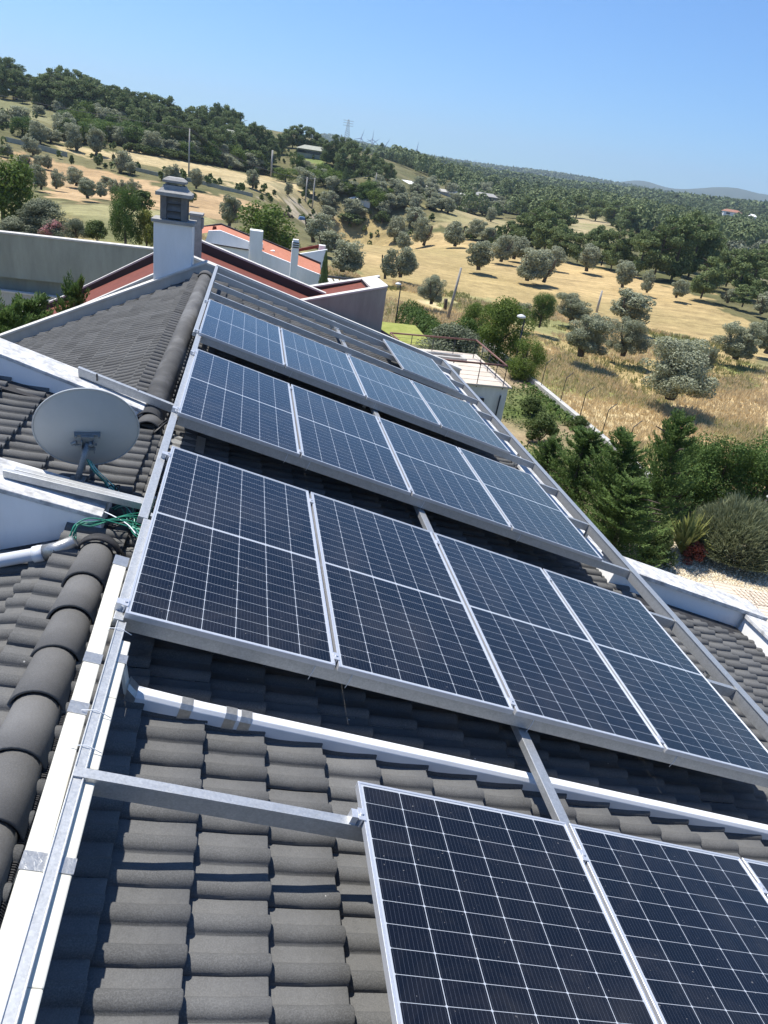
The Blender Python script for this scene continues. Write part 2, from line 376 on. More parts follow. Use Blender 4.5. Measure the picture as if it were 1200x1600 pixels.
('P',-36.54,240.91,4.68,6.9,5.93,96,5),
('P',-35.05,248.39,5.05,8.78,6.16,95,5),
('P',-34.39,249.12,5.0,6.26,6.48,95,5),
('P',-33.8,256.82,5.34,8.72,8.11,95,5),
('P',-31.24,240.48,4.0,6.91,5.92,96,5),
('P',-31.88,261.03,5.27,9.38,8.58,95,5),
('P',-30.55,247.69,4.33,6.75,6.92,95,5),
('P',-29.31,255.34,4.56,9.12,7.79,95,5),
('P',-28.26,249.2,4.03,7.26,7.58,95,5),
('P',-28.2,262.6,4.81,8.42,8.77,95,5),
('P',-26.43,249.16,3.71,6.79,6.01,95,5),
('P',-25.82,257.96,4.15,10.12,6.47,95,5),
('P',-25.19,245.98,3.28,7.57,7.11,95,5),
('P',-23.22,251.0,3.23,8.5,6.21,97,5),
('P',-22.26,249.35,2.93,7.25,6.02,97,5),
('P',-21.72,260.2,3.67,7.06,8.58,97,5),
('P',-20.09,242.76,2.03,4.77,6.97,98,5),
('P',-19.56,262.11,3.53,9.03,8.37,97,5),
('P',-17.96,241.17,1.46,7.31,5.71,98,5),
('P',-16.61,255.86,2.52,10.34,8.41,97,5),
('P',-15.61,244.7,1.28,9.1,7.19,97,5),
('P',-13.71,248.37,1.31,12.33,8.1,97,5),
('P',-12.94,246.67,1.01,10.64,6.5,97,5),
('P',-11.73,253.29,1.6,13.29,6.84,97,5),
('P',-11.09,242.28,0.25,10.55,5.9,98,5),
('P',-9.75,262.56,2.55,12.21,7.79,97,5),
('P',-9.21,249.18,0.8,9.76,5.99,97,5),
('P',-7.02,251.62,0.92,12.98,7.0,97,5),
('P',-6.19,249.49,0.56,10.85,6.2,97,5),
('P',-4.64,251.37,0.74,12.12,6.66,97,5),
('P',-4.44,246.97,0.09,10.28,7.59,97,5),
('P',-56.88,227.65,4.54,7.03,6.53,94,5),
('P',-55.32,228.66,4.69,8.43,7.42,94,5),
('P',-53.38,228.67,4.65,7.29,6.44,94,5),
('P',-50.53,226.98,4.22,8.05,7.52,94,5),
('P',-48.22,226.42,3.92,8.82,7.33,96,5),
('P',-46.76,226.8,3.82,7.96,7.86,96,5),
('P',-45.0,227.29,3.69,9.7,6.6,96,5),
('P',-42.52,227.81,3.53,9.39,7.29,96,5),
('P',-41.04,227.96,3.43,7.57,7.65,96,5),
('P',-39.07,227.92,3.29,9.08,6.3,96,5),
('P',-37.21,227.0,3.08,7.58,7.73,96,5),
('P',-34.01,220.51,2.15,9.52,6.64,96,5),
('P',-30.19,211.58,1.12,7.7,6.91,96,5),
('P',-28.21,206.99,0.59,7.7,7.41,96,5),
('P',-25.41,201.06,-0.21,8.16,6.05,96,5),
('P',-22.76,195.93,-0.99,6.4,5.35,96,5),
('P',-20.06,195.46,-1.33,8.46,6.84,96,5),
('P',-18.46,196.62,-1.42,8.84,5.66,98,5),
('P',-16.96,198.02,-1.52,7.74,6.51,98,5),
('P',-14.8,200.66,-1.68,8.56,7.39,98,5),
('P',-13.96,201.94,-1.74,8.33,6.87,98,5),
('P',-11.47,206.82,-1.96,8.46,7.37,98,5),
('P',-10.19,210.26,-2.08,9.47,6.62,98,5),
('P',-7.99,217.16,-2.26,9.71,7.49,98,5),
('P',-6.36,221.28,-2.38,7.97,6.82,98,5),
('P',-3.8,225.47,-2.51,10.42,8.24,98,5),
('P',-61.77,230.15,4.77,4.41,4.01,99,1),
('P',-8.73,232.42,-1.13,9.38,6.23,100,6),
('P',-6.15,234.5,-1.35,10.7,6.65,100,6),
('P',-2.51,234.58,-1.74,10.98,6.31,100,6),
('P',-0.22,238.59,-1.3,12.0,6.79,100,6),
('P',2.04,238.59,-1.27,11.64,6.05,100,6),
('P',4.03,238.57,-1.16,9.8,5.7,100,6),
('P',5.59,234.54,-1.64,8.4,5.26,100,6),
('P',-0.46,226.59,-2.73,8.81,6.15,100,6),
('P',2.68,226.59,-2.79,7.37,5.46,100,6),
('P',-3.95,226.55,-2.41,7.33,6.14,100,6),
('P',8.38,256.48,2.12,6.5,5.74,100,6),
('P',10.53,274.42,4.4,6.27,6.56,101,7),
('P',13.09,276.31,4.71,7.76,7.48,101,7),
('P',16.12,276.16,4.83,8.09,7.05,101,7),
('P',19.23,275.97,4.87,7.71,6.62,101,7),
('P',21.41,273.81,4.74,6.54,5.28,101,7),
('P',22.59,269.71,4.5,4.92,4.35,101,7),
('P',8.12,264.49,3.15,4.09,5.08,101,7),
('P',22.48,243.63,1.54,7.13,5.53,102,8),
('P',24.62,243.43,1.36,9.38,5.12,102,8),
('P',27.14,241.16,0.53,10.36,6.65,102,8),
('P',29.35,238.9,-0.36,10.3,6.61,102,8),
('P',31.46,236.62,-1.18,9.31,5.81,102,8),
('P',33.66,234.31,-1.86,10.3,5.38,102,8),
('P',35.81,231.98,-2.34,9.7,5.35,102,8),
('P',25.5,231.28,-1.55,8.79,6.42,102,8),
('P',29.36,228.82,-2.36,8.45,6.77,102,8),
('P',32.63,226.38,-2.72,7.59,6.36,102,8),
('P',38.92,235.55,-2.34,8.39,5.85,102,8),
('P',42.41,241.06,-2.49,7.55,5.61,102,8),
('P',36.04,227.9,-2.65,6.62,5.68,102,8),
('O',-51.36,185.29,0.32,3.75,6.9,103,9),
('O',-52.57,178.47,-0.31,2.77,4.64,103,9),
('O',-53.54,211.42,2.52,2.46,4.7,103,9),
('D',-45.54,167.63,-1.88,3.96,4.93,104,9),
('O',-41.6,164.19,-2.51,4.16,5.29,103,9),
('O',-40.6,169.18,-2.08,2.95,4.81,103,9),
('O',-41.11,184.15,-0.73,5.53,5.57,103,9),
('O',-57.05,231.34,5.09,3.21,5.97,103,9),
('O',-51.85,224.0,3.86,3.47,5.4,103,9),
('B',-45.42,232.37,4.55,2.36,4.15,105,9),
('B',-40.92,232.58,4.12,3.29,6.45,105,9),
('O',-41.89,222.09,2.55,3.14,5.85,106,9),
('O',-44.73,218.59,2.33,2.74,4.92,106,9),
('D',-36.91,204.71,0.23,3.57,6.41,107,9),
('O',-31.35,194.39,-0.77,3.73,5.58,106,9),
('O',-47.57,210.07,1.79,2.3,3.93,103,9),
('O',-47.86,223.18,3.37,2.44,4.16,106,9),
('G',-28.23,208.1,0.72,5.24,5.63,108,9),
('D',-19.33,208.07,-0.16,5.49,6.19,107,9),
('O',-17.85,205.87,-0.65,5.57,7.59,106,9),
('D',-22.44,203.12,-0.2,5.5,6.49,107,9),
('O',-18.46,206.83,-0.45,3.57,6.45,106,9),
('O',-16.5,204.11,-1.08,4.73,5.78,109,9),
('D',-44.42,212.92,1.62,3.45,5.97,107,9),
('D',-14.57,204.31,-1.46,5.58,5.58,110,9),
('O',-33.21,194.79,-0.68,3.56,8.03,106,9),
('B',-43.09,218.69,2.16,5.82,5.82,105,9),
('B',-13.38,201.94,-1.85,4.82,7.43,111,9),
('D',-12.85,206.36,-1.69,5.02,6.95,110,9),
('D',-39.42,207.5,0.59,3.77,5.59,107,9),
('G',-44.2,211.51,1.45,5.35,5.54,108,9),
('O',-21.62,206.81,0.11,4.28,6.14,106,9),
('O',-28.82,220.96,2.21,5.69,5.96,106,9),
('O',-44.0,214.7,1.75,4.81,5.69,106,9),
('G',-20.43,202.63,-0.52,4.93,5.28,108,9),
('G',0.83,219.13,-3.33,6.0,8.15,112,9),
('G',-33.26,222.01,2.36,4.83,5.68,108,9),
('G',-16.66,194.8,-1.86,3.86,6.34,108,9),
('B',-19.25,213.52,0.27,4.98,5.76,105,9),
('O',-18.1,196.5,-1.49,4.27,7.91,106,9),
('B',-4.59,214.75,-2.97,5.75,7.12,111,9),
('O',-43.58,202.06,0.69,4.24,8.23,106,9),
('B',-41.04,221.97,2.47,4.76,7.48,105,9),
('O',-37.04,219.2,1.93,3.64,8.4,106,9),
('D',-14.52,214.37,-0.85,5.89,7.49,110,9),
('O',-7.67,223.86,-1.98,4.26,7.13,109,9),
('O',-4.61,213.45,-3.01,3.56,8.28,109,9),
('D',-27.72,191.32,-1.18,4.69,6.57,107,9),
('G',-6.38,216.23,-2.61,4.57,5.7,112,9),
('B',-0.31,219.2,-3.26,5.84,6.21,111,9),
('O',-35.52,219.67,2.01,5.19,6.9,106,9),
('G',-39.19,177.24,-1.48,4.65,4.74,108,9),
('O',-1.61,217.6,-3.23,4.65,8.64,109,9),
('D',-34.69,206.63,0.4,3.36,5.5,107,9),
('O',-14.65,202.25,-1.59,4.72,6.52,109,9),
('O',-16.99,199.04,-1.43,5.37,6.22,106,9),
('G',-4.79,219.98,-2.71,3.93,6.32,112,9),
('O',-20.3,209.16,0.12,3.6,7.34,106,9),
('B',-35.83,179.12,-1.64,3.45,5.5,105,9),
('B',-36.47,190.38,-0.8,4.43,6.91,105,9),
('D',-11.39,204.35,-2.1,5.24,6.77,110,9),
('D',-43.64,201.63,0.67,3.9,7.2,107,9),
('O',-6.83,208.51,-2.8,3.84,8.26,109,9),
('O',-1.29,217.59,-3.27,5.34,9.44,109,9),
('G',-15.34,209.67,-0.92,5.62,6.88,112,9),
('D',-42.81,212.97,1.42,3.67,6.21,107,9),
('O',-23.58,206.87,0.36,4.33,6.87,106,9),
('O',-11.75,220.51,-1.25,3.99,6.8,109,9),
('G',-27.69,192.27,-1.08,5.13,6.24,108,9),
('D',-28.55,198.31,-0.43,5.29,5.13,107,9),
('D',-37.3,203.1,0.12,3.27,5.0,107,9),
('O',-7.87,211.67,-2.5,5.78,7.5,109,9),
('G',-1.59,218.69,-3.19,5.67,5.78,112,9),
('G',-17.76,206.21,-0.64,3.36,6.82,108,9),
('O',-39.66,181.66,-1.07,4.35,5.97,106,9),
('O',-30.85,203.89,0.18,3.38,5.7,106,9),
('D',-0.39,220.55,-3.18,4.13,7.21,110,9),
('O',-34.49,229.14,3.27,5.3,7.4,106,9),
('D',-9.59,221.04,-1.73,3.74,5.83,110,9),
('B',-33.74,194.88,-0.65,4.29,5.49,105,9),
('D',-29.62,200.14,-0.22,4.43,7.22,107,9),
('D',-35.84,214.25,1.26,4.68,6.48,107,9),
('O',-18.83,194.48,-1.58,4.26,7.81,106,9),
('B',-5.14,218.39,-2.74,6.1,5.68,111,9),
('O',-36.03,185.67,-1.15,4.07,5.93,106,9),
('O',-14.06,216.89,-0.83,5.61,6.43,109,9),
('O',-37.3,224.77,2.75,4.73,8.88,106,9),
('O',-15.92,198.64,-1.64,4.45,7.77,109,9),
('D',-4.99,222.4,-2.55,4.74,5.35,110,9),
('B',-17.31,194.11,-1.82,3.97,5.13,105,9),
('B',-41.55,201.05,0.36,5.2,5.36,105,9),
('O',-1.34,218.63,-3.21,4.14,9.27,109,9),
('D',0.93,221.81,-3.17,3.7,6.26,110,9),
('O',-22.93,213.57,0.98,4.7,6.87,106,9),
('O',-16.87,203.16,-1.08,4.58,7.72,106,9),
('D',-35.1,180.54,-1.6,4.68,6.5,107,9),
('O',-32.79,214.93,1.45,4.08,7.64,106,9),
('O',-18.9,199.68,-1.06,4.61,5.45,106,9),
('D',-10.71,210.31,-1.96,4.48,5.9,110,9),
('D',-0.95,223.01,-2.98,4.64,6.79,110,9),
('O',-23.4,188.84,-1.67,5.2,6.82,106,9),
('B',-18.99,200.84,-0.93,3.7,7.34,105,9),
('O',-19.24,200.12,-0.96,4.84,8.37,106,9),
('O',-33.87,215.66,1.51,4.15,6.77,106,9),
('O',-21.0,199.23,-0.81,3.84,8.06,106,9),
('O',-29.75,192.0,-1.03,4.8,6.13,106,9),
('O',-40.77,220.29,2.2,5.88,5.92,106,9),
('O',-38.07,177.15,-1.59,4.54,6.56,106,9),
('O',-37.95,216.87,1.6,5.75,7.03,106,9),
('D',-16.04,194.59,-1.96,4.14,5.97,107,9),
('O',-10.1,221.29,-1.6,3.77,6.09,109,9),
('D',-25.12,196.14,-0.79,4.4,7.16,107,9),
('O',-21.4,192.57,-1.48,3.41,6.27,106,9),
('G',-11.05,209.05,-1.94,4.61,7.66,112,9),
('D',-21.45,212.24,0.62,3.8,6.26,107,9),
('G',-39.73,223.88,2.7,4.23,5.5,108,9),
('G',-26.45,208.0,0.68,5.44,5.98,108,9),
('G',-27.03,183.58,-1.91,1.93,4.0,108,9),
('G',-25.34,184.39,-1.95,1.94,4.03,108,9),
('G',-23.63,185.29,-1.98,1.95,4.06,108,9),
('G',-21.92,186.34,-2.03,1.97,4.09,108,9),
('G',-20.2,187.6,-2.08,1.98,4.13,108,9),
('G',-18.47,189.08,-2.13,2.0,4.17,108,9),
('G',-16.72,190.82,-2.19,2.03,4.21,108,9),
('G',-14.95,192.85,-2.25,2.05,4.27,112,9),
('G',-13.17,195.3,-2.33,2.08,4.33,112,9),
('G',-11.36,198.37,-2.42,2.12,4.41,112,9),
('G',-9.53,202.44,-2.53,2.17,4.51,112,9),
('G',-7.65,207.78,-2.68,2.23,4.63,112,9),
('G',-5.67,213.61,-2.84,2.29,4.77,112,9),
('G',-3.53,217.33,-3.03,2.34,4.86,112,9),
('G',-1.28,219.41,-3.18,2.37,4.92,112,9),
('G',1.02,219.87,-3.29,2.38,4.94,112,9),
('G',3.32,218.97,-3.38,2.38,4.94,112,9),
('G',5.59,217.08,-3.43,2.36,4.91,112,9),
('O',82.75,288.01,-7.9,4.78,9.48,113,10),
('O',33.43,180.11,-5.42,3.5,6.01,113,10),
('O',97.8,309.22,-6.46,5.22,9.56,113,10),
('O',104.11,321.1,-5.33,5.78,10.62,113,10),
('O',41.89,194.2,-2.27,2.75,6.24,113,10),
('O',84.1,302.31,-6.57,4.7,7.58,113,10),
('O',46.52,182.32,-4.58,2.99,5.07,113,10),
('O',44.32,181.97,-4.5,2.72,5.91,113,10),
('O',30.61,182.3,-4.48,3.39,5.07,113,10),
('O',100.99,341.01,-3.31,5.07,9.15,113,10),
('O',39.21,182.83,-4.12,3.2,5.5,113,10),
('O',105.26,305.54,-6.46,5.86,10.32,113,10),
('O',103.32,308.24,-6.4,5.05,8.88,113,10),
('O',91.17,301.2,-7.16,5.94,9.38,113,10),
('O',95.37,337.69,-3.26,6.0,8.42,113,10),
('O',95.36,343.26,-2.64,4.82,11.29,113,10),
('O',111.13,346.95,-3.17,4.98,11.02,113,10),
('O',107.54,357.7,-2.14,6.8,11.37,113,10),
('O',86.88,327.67,-3.63,4.68,7.73,113,10),
('O',46.21,187.11,-3.95,3.38,4.79,113,10),
('O',114.22,374.71,-1.22,6.65,9.3,113,10),
('O',30.73,186.76,-1.88,3.48,4.67,113,10),
('O',30.81,184.05,-3.36,2.95,5.3,113,10),
('O',79.4,295.41,-6.84,5.81,7.88,113,10),
('O',95.76,348.0,-2.17,5.38,8.32,113,10),
('O',109.42,342.86,-3.47,6.33,11.11,113,10),
('O',72.12,313.39,-3.4,4.81,8.73,113,10),
('O',74.44,324.02,-2.29,6.14,9.5,113,10),
('O',97.46,299.66,-7.28,5.62,9.64,113,10),
('O',94.41,325.32,-4.61,6.2,10.64,113,10),
('O',34.57,189.25,-1.46,2.82,5.21,113,10),
('O',104.32,324.87,-4.99,6.31,8.81,113,10),
('O',86.66,329.05,-3.42,5.87,8.46,113,10),
('O',30.64,184.77,-2.94,3.19,5.9,113,10),
('O',39.39,179.37,-5.09,3.43,4.46,113,10),
('O',89.53,290.47,-8.06,5.86,8.92,113,10),
('O',45.55,192.71,-3.21,3.48,5.7,113,10),
('O',36.27,180.16,-5.07,3.13,4.3,113,10),
('O',67.4,313.19,-2.51,5.19,7.4,113,10),
('O',83.04,323.11,-3.75,6.13,9.98,113,10),
('O',36.33,181.06,-4.71,3.19,4.69,113,10),
('O',133.66,411.01,-0.34,6.76,12.04,113,10),
('O',35.98,185.05,-3.15,3.58,4.91,113,10),
('O',100.56,347.6,-2.62,6.93,11.49,113,10),
('B',16.44,205.89,-3.23,3.47,6.05,114,11),
('B',17.91,218.73,-2.91,2.78,4.95,114,11),
('D',19.7,193.12,-2.89,2.79,5.81,115,11),
('G',31.44,180.67,-5.41,3.23,4.74,116,11),
('B',20.19,227.06,-1.95,3.83,6.58,114,11),
('D',30.15,182.35,-4.5,3.11,4.71,115,11),
('G',17.8,194.38,-3.26,3.12,5.18,116,11),
('O',17.31,220.59,-2.73,3.62,6.42,117,11),
('O',14.77,230.06,-1.43,3.32,5.93,117,11),
('B',21.44,188.04,-3.57,2.76,4.58,114,11),
('G',17.85,212.01,-3.18,3.64,5.51,116,11),
('D',26.71,182.85,-4.86,2.64,5.21,115,11),
('B',31.64,183.74,-3.52,2.3,5.2,114,11),
('B',20.73,192.38,-2.66,2.88,4.78,114,11),
('O',14.1,218.73,-2.92,3.28,7.47,117,11),
('D',27.12,183.04,-4.6,2.9,4.57,115,11),
('O',23.19,185.47,-4.19,2.43,5.78,117,11),
('G',22.25,186.47,-3.98,2.88,5.18,116,11),
('B',23.1,185.02,-4.47,3.03,4.31,114,11),
('B',27.16,184.12,-3.82,2.87,5.6,114,11),
('O',30.38,184.29,-3.24,3.42,6.44,117,11),
('D',28.41,184.07,-3.59,3.41,5.34,115,11),
('B',29.31,182.22,-4.72,2.91,5.43,114,11),
('G',29.87,182.73,-4.28,3.34,4.38,116,11),
('O',19.89,222.35,-2.63,3.28,6.0,117,11),
('G',15.95,220.59,-2.72,3.34,5.8,116,11),
('D',20.31,189.15,-3.57,2.84,4.83,115,11),
('O',24.51,185.37,-3.8,3.1,5.5,117,11),
('B',16.12,198.63,-3.32,3.28,4.33,114,11),
('O',25.58,184.46,-4.03,2.61,5.84,117,11),
('J',9.49,13.25,-6.35,2.35,1.76,118,12),
('J',9.96,12.23,-6.35,3.03,2.39,119,12),
('J',10.39,10.91,-6.35,3.46,2.57,120,12),
('J',11.84,10.98,-6.35,4.11,2.31,121,12),
('J',10.24,9.78,-6.35,2.59,2.44,122,12),
('D',14.39,13.66,-6.35,2.64,2.42,123,12),
('D',15.43,13.32,-6.35,2.78,1.97,124,12),
('D',16.78,12.89,-6.35,3.04,2.73,125,12),
('M',14.31,10.46,-6.35,1.64,2.7,126,12),
('V',12.9,10.56,-6.35,1.62,1.91,127,12),
('R',12.95,10.13,-6.35,0.69,0.86,128,12),
('V',13.79,10.49,-6.35,0.78,1.42,129,12),
('G',11.54,9.81,-6.35,1.26,1.13,130,12),
('G',11.79,19.19,-6.35,1.31,1.62,131,12),
('G',12.59,22.41,-6.35,0.95,1.27,132,12),
('G',14.18,21.03,-6.35,0.7,0.96,133,12),
('B',14.21,32.37,-6.35,3.54,3.23,134,12),
('B',16.13,42.12,-7.72,2.96,2.8,135,12),
('S',10.97,30.6,-6.35,2.25,3.9,136,12),
('B',14.38,28.65,-6.35,1.99,2.07,137,12),
('G',14.27,23.54,-6.35,0.29,0.36,138,12),
('J',-4.59,13.42,-6.35,4.83,3.06,139,13),
('J',-3.88,14.62,-6.35,5.16,1.95,140,13),
('J',-4.73,11.82,-6.35,4.98,2.79,141,13),
('C',4.05,30.42,-6.35,4.71,0.61,142,14),
('K',1.8,18.56,-6.35,5.6,1.21,143,14)]
# ------------------------------------------------------------------ helpers
def tag(o, label=None, cat=None, group=None, kind=None):
    if label: o['label'] = label
    if cat: o['category'] = cat
    if group: o['group'] = group
    if kind: o['kind'] = kind
    return o
def link(name, me, mat=None, parent=None, world_keep=True):
    o = bpy.data.objects.new(name, me)
    COL.objects.link(o)
    if mat is not None and me is not None and len(me.materials) == 0:
        for mm in (mat if isinstance(mat, (list, tuple)) else [mat]):
            me.materials.append(mm)
    if parent is not None:
        o.parent = parent
        if world_keep:
            o.matrix_parent_inverse = parent.matrix_basis.inverted()
    return o
def empty(name, loc=(0, 0, 0), rot=None):
    o = bpy.data.objects.new(name, None)
    COL.objects.link(o)
    o.empty_display_size = 0.2
    if rot is not None:
        o.matrix_basis = Matrix.Translation(Vector(loc)) @ rot.to_4x4()
    else:
        o.location = loc
        o.matrix_basis = Matrix.Translation(Vector(loc))
    return o
def np_mesh(name, V, Fc, smooth=False, matidx=None):
    """V (n,3) floats; Fc (m,k) ints, all faces of k corners"""
    V = np.asarray(V, dtype=np.float32); Fc = np.asarray(Fc, dtype=np.int32)
    me = bpy.data.meshes.new(name)
    n, k = Fc.shape
    me.vertices.add(len(V)); me.vertices.foreach_set('co', V.ravel())
    me.loops.add(n*k); me.loops.foreach_set('vertex_index', Fc.ravel())
    me.polygons.add(n)
    me.polygons.foreach_set('loop_start', np.arange(0, n*k, k, dtype=np.int32))
    me.polygons.foreach_set('loop_total', np.full(n, k, dtype=np.int32))
    if smooth: me.polygons.foreach_set('use_smooth', np.ones(n, dtype=bool))
    if matidx is not None: me.polygons.foreach_set('material_index', np.asarray(matidx, dtype=np.int32))
    me.update(calc_edges=True)
    return me
class MB:
    """collects boxes, prisms, tubes into one mesh"""
    def __init__(s): s.v = []; s.f = []; s.sm = []
    def add(s, vs_, fs, smooth=False):
        b = len(s.v); s.v += [tuple(p) for p in vs_]
        s.f += [tuple(i+b for i in f) for f in fs]; s.sm += [smooth]*len(fs)
    def hexa(s, p):      # 8 points: bottom 4 ccw, top 4 ccw
        s.add(p, [(3, 2, 1, 0), (4, 5, 6, 7), (0, 1, 5, 4), (1, 2, 6, 5), (2, 3, 7, 6), (3, 0, 4, 7)])
    def box(s, x0, x1, y0, y1, z0, z1):
        s.hexa([(x0, y0, z0), (x1, y0, z0), (x1, y1, z0), (x0, y1, z0), (x0, y0, z1), (x1, y0, z1), (x1, y1, z1), (x0, y1, z1)])
    def prism(s, poly, y0, y1):      # polygon in xz, counter clockwise seen from -y, extruded along y
        n = len(poly)
        s.add([(x, y0, z) for x, z in poly] + [(x, y1, z) for x, z in poly],
              [tuple(range(n)), tuple(range(2*n-1, n-1, -1))] + [(i, i+n, (i+1) % n+n, (i+1) % n) for i in range(n)])
    def rbox(s, fr, a0, a1, y0, y1, n0, n1):   # box in a sloped frame fr=(O,e,n)
        O, e, n = fr
        def P(a, y, k): return O + e*a + Vector((0, y, 0)) + n*k
        s.hexa([P(a0, y0, n0), P(a1, y0, n0), P(a1, y1, n0), P(a0, y1, n0), P(a0, y0, n1), P(a1, y0, n1), P(a1, y1, n1), P(a0, y1, n1)])
    def tube(s, pts, r, seg=8, caps=True):
        pts = [Vector(p) for p in pts]; m = len(pts)
        rs = r if isinstance(r, (list, tuple)) else [r]*m
        vs_ = []; prev = None
        for i, p in enumerate(pts):
            d = (pts[min(i+1, m-1)] - pts[max(i-1, 0)]).normalized()
            if prev is None:
                a = d.orthogonal().normalized()
            else:
                a = (prev - d*prev.dot(d)).normalized()
            prev = a; b = d.cross(a)
            for k in range(seg):
                t = 2*math.pi*k/seg
                vs_.append(p + (a*math.cos(t) + b*math.sin(t))*rs[i])
        fs = [(i*seg+k, i*seg+(k+1) % seg, (i+1)*seg+(k+1) % seg, (i+1)*seg+k) for i in range(m-1) for k in range(seg)]
        s.add(vs_, fs, True)
        if caps:
            b = len(s.v) - len(vs_)
            s.f += [tuple(b+k for k in range(seg-1, -1, -1)), tuple(b+(m-1)*seg+k for k in range(seg))]; s.sm += [False, False]
    def build(s, name, mat=None, parent=None, bevel=0, loc=None):
        me = bpy.data.meshes.new(name)
        vv = s.v if loc is None else [(p[0]-loc[0], p[1]-loc[1], p[2]-loc[2]) for p in s.v]
        me.from_pydata(vv, [], s.f); me.update()
        me.polygons.foreach_set('use_smooth', s.sm)
        o = link(name, me, mat, parent)
        if bevel:
            b = o.modifiers.new('bevel', 'BEVEL'); b.width = bevel; b.segments = 2; b.limit_method = 'ANGLE'
        if loc is not None and parent is None: o.location = loc
        return o
def copy_tree(o, parent=None):
    c = o.copy(); COL.objects.link(c)
    if parent is not None: c.parent = parent
    for ch in list(o.children): copy_tree(ch, c)
    return c

# ------------------------------------------------------------------ materials
def mat(name, color=(.5, .5, .5), rough=.8, metal=0., spec=.5):
    m = bpy.data.materials.new(name); m.use_nodes = True
    b = m.node_tree.nodes['Principled BSDF']
    b.inputs['Base Color'].default_value = (*color, 1)
    b.inputs['Roughness'].default_value = rough
    b.inputs['Metallic'].default_value = metal
    b.inputs['Specular IOR Level'].default_value = spec
    return m
class NT:
    def __init__(s, m): s.nt = m.node_tree; s.b = s.nt.nodes['Principled BSDF']
    def n(s, t, **kw):
        nd = s.nt.nodes.new(t)
        for k, v in kw.items(): setattr(nd, k, v)
        return nd
    def l(s, a, b): s.nt.links.new(a, b)
    def coord(s, which='Object', scale=None, rot=None):
        tc = s.n('ShaderNodeTexCoord'); o = tc.outputs[which]
        if scale is not None or rot is not None:
            mp = s.n('ShaderNodeMapping'); s.l(o, mp.inputs[0])
            if scale is not None: mp.inputs['Scale'].default_value = scale
            if rot is not None: mp.inputs['Rotation'].default_value = rot
            o = mp.outputs[0]
        return o
    def noise(s, vec, scale, detail=4, rough=.6, dist=0):
        t = s.n('ShaderNodeTexNoise'); t.inputs['Scale'].default_value = scale; t.inputs['Detail'].default_value = detail
        t.inputs['Roughness'].default_value = rough; t.inputs['Distortion'].default_value = dist
        if vec is not None: s.l(vec, t.inputs['Vector'])
        return t.outputs['Fac']
    def ramp(s, fac, stops):
        r = s.n('ShaderNodeValToRGB'); s.l(fac, r.inputs[0]); e = r.color_ramp.elements
        while len(e) < len(stops): e.new(.5)
        for i, (p, c) in enumerate(stops):
            e[i].position = p; e[i].color = (*c, 1) if len(c) == 3 else c
        return r.outputs[0]
    def math(s, op, a, b=None, c=None):
        m = s.n('ShaderNodeMath', operation=op)
        for i, x in enumerate((a, b, c)):
            if x is None: continue
            if isinstance(x, (int, float)): m.inputs[i].default_value = x
            else: s.l(x, m.inputs[i])
        return m.outputs[0]
    def mix(s, fac, a, b, mode='MIX'):
        m = s.n('ShaderNodeMix', data_type='RGBA', blend_type=mode)
        for sock, x in ((m.inputs[0], fac), (m.inputs[6], a), (m.inputs[7], b)):
            if isinstance(x, (int, float)): sock.default_value = x
            elif isinstance(x, tuple): sock.default_value = (*x, 1) if len(x) == 3 else x
            else: s.l(x, sock)
        return m.outputs[2]
    def bump(s, h, strength=.3, dist=.01):
        b = s.n('ShaderNodeBump'); b.inputs['Strength'].default_value = strength; b.inputs['Distance'].default_value = dist
        s.l(h, b.inputs['Height']); s.l(b.outputs[0], s.b.inputs['Normal'])
G = lambda v: (v, v, v)

def mk_tile(name, base, lich=.5, spots=True, pans=.36):
    m = mat(name, rough=.93, spec=.25); t = NT(m); c = t.coord()
    n1 = t.noise(c, 3.0, 5); n2 = t.noise(c, 170, 3, .75); n3 = t.noise(c, 35, 3)
    col = t.ramp(n1, [(.3, tuple(x*.82 for x in base)), (.7, tuple(x*1.18 for x in base))])
    grain = t.ramp(n2, [(.42, G(0.)), (.68, G(1.))])
    col = t.mix(t.math('MULTIPLY', grain, lich), col, tuple(min(1, x*2.1) for x in base))
    ge = t.n('ShaderNodeNewGeometry')
    var = t.math('MULTIPLY_ADD', ge.outputs['Random Per Island'], .30, .85)
    vm = t.n('ShaderNodeVectorMath', operation='SCALE'); t.l(col, vm.inputs[0]); t.l(var, vm.inputs['Scale'])
    col = vm.outputs[0]
    sy = t.n('ShaderNodeSeparateXYZ'); t.l(c, sy.inputs[0])
    pf = t.math('FRACT', t.math('DIVIDE', t.math('ADD', sy.outputs[1], 6.56), .155))
    pan = t.math('MULTIPLY', t.math('GREATER_THAN', pf, .56), t.ramp(n3, [(.2, G(.4)), (.6, G(1.))]))
    col = t.mix(t.math('MULTIPLY', pan, .22 if False else pans), col, tuple(min(1, x*1.9) for x in base))
    if spots:
        v = t.n('ShaderNodeTexVoronoi'); v.inputs['Scale'].default_value = 9; t.l(c, v.inputs['Vector'])
        d = t.math('LESS_THAN', t.math('ADD', v.outputs['Distance'], t.math('MULTIPLY', n3, .12)), .093)
        sel = t.n('ShaderNodeSeparateColor'); t.l(v.outputs['Color'], sel.inputs[0])
        d = t.math('MULTIPLY', d, t.math('GREATER_THAN', sel.outputs[0], .62))
        col = t.mix(d, col, (.45, .44, .41))
        st = t.ramp(t.noise(c, 1.3, 6, .7), [(.60, G(0.)), (.72, G(1.))])
        col = t.mix(t.math('MULTIPLY', st, .25), col, (.19, .17, .14))
    t.l(col, t.b.inputs['Base Color'])
    t.bump(t.math('ADD', n2, t.math('MULTIPLY', n3, .5)), .5, .003)
    return m
M = {}
M['tile'] = mk_tile('dark concrete roof tile', (.092, .092, .090))
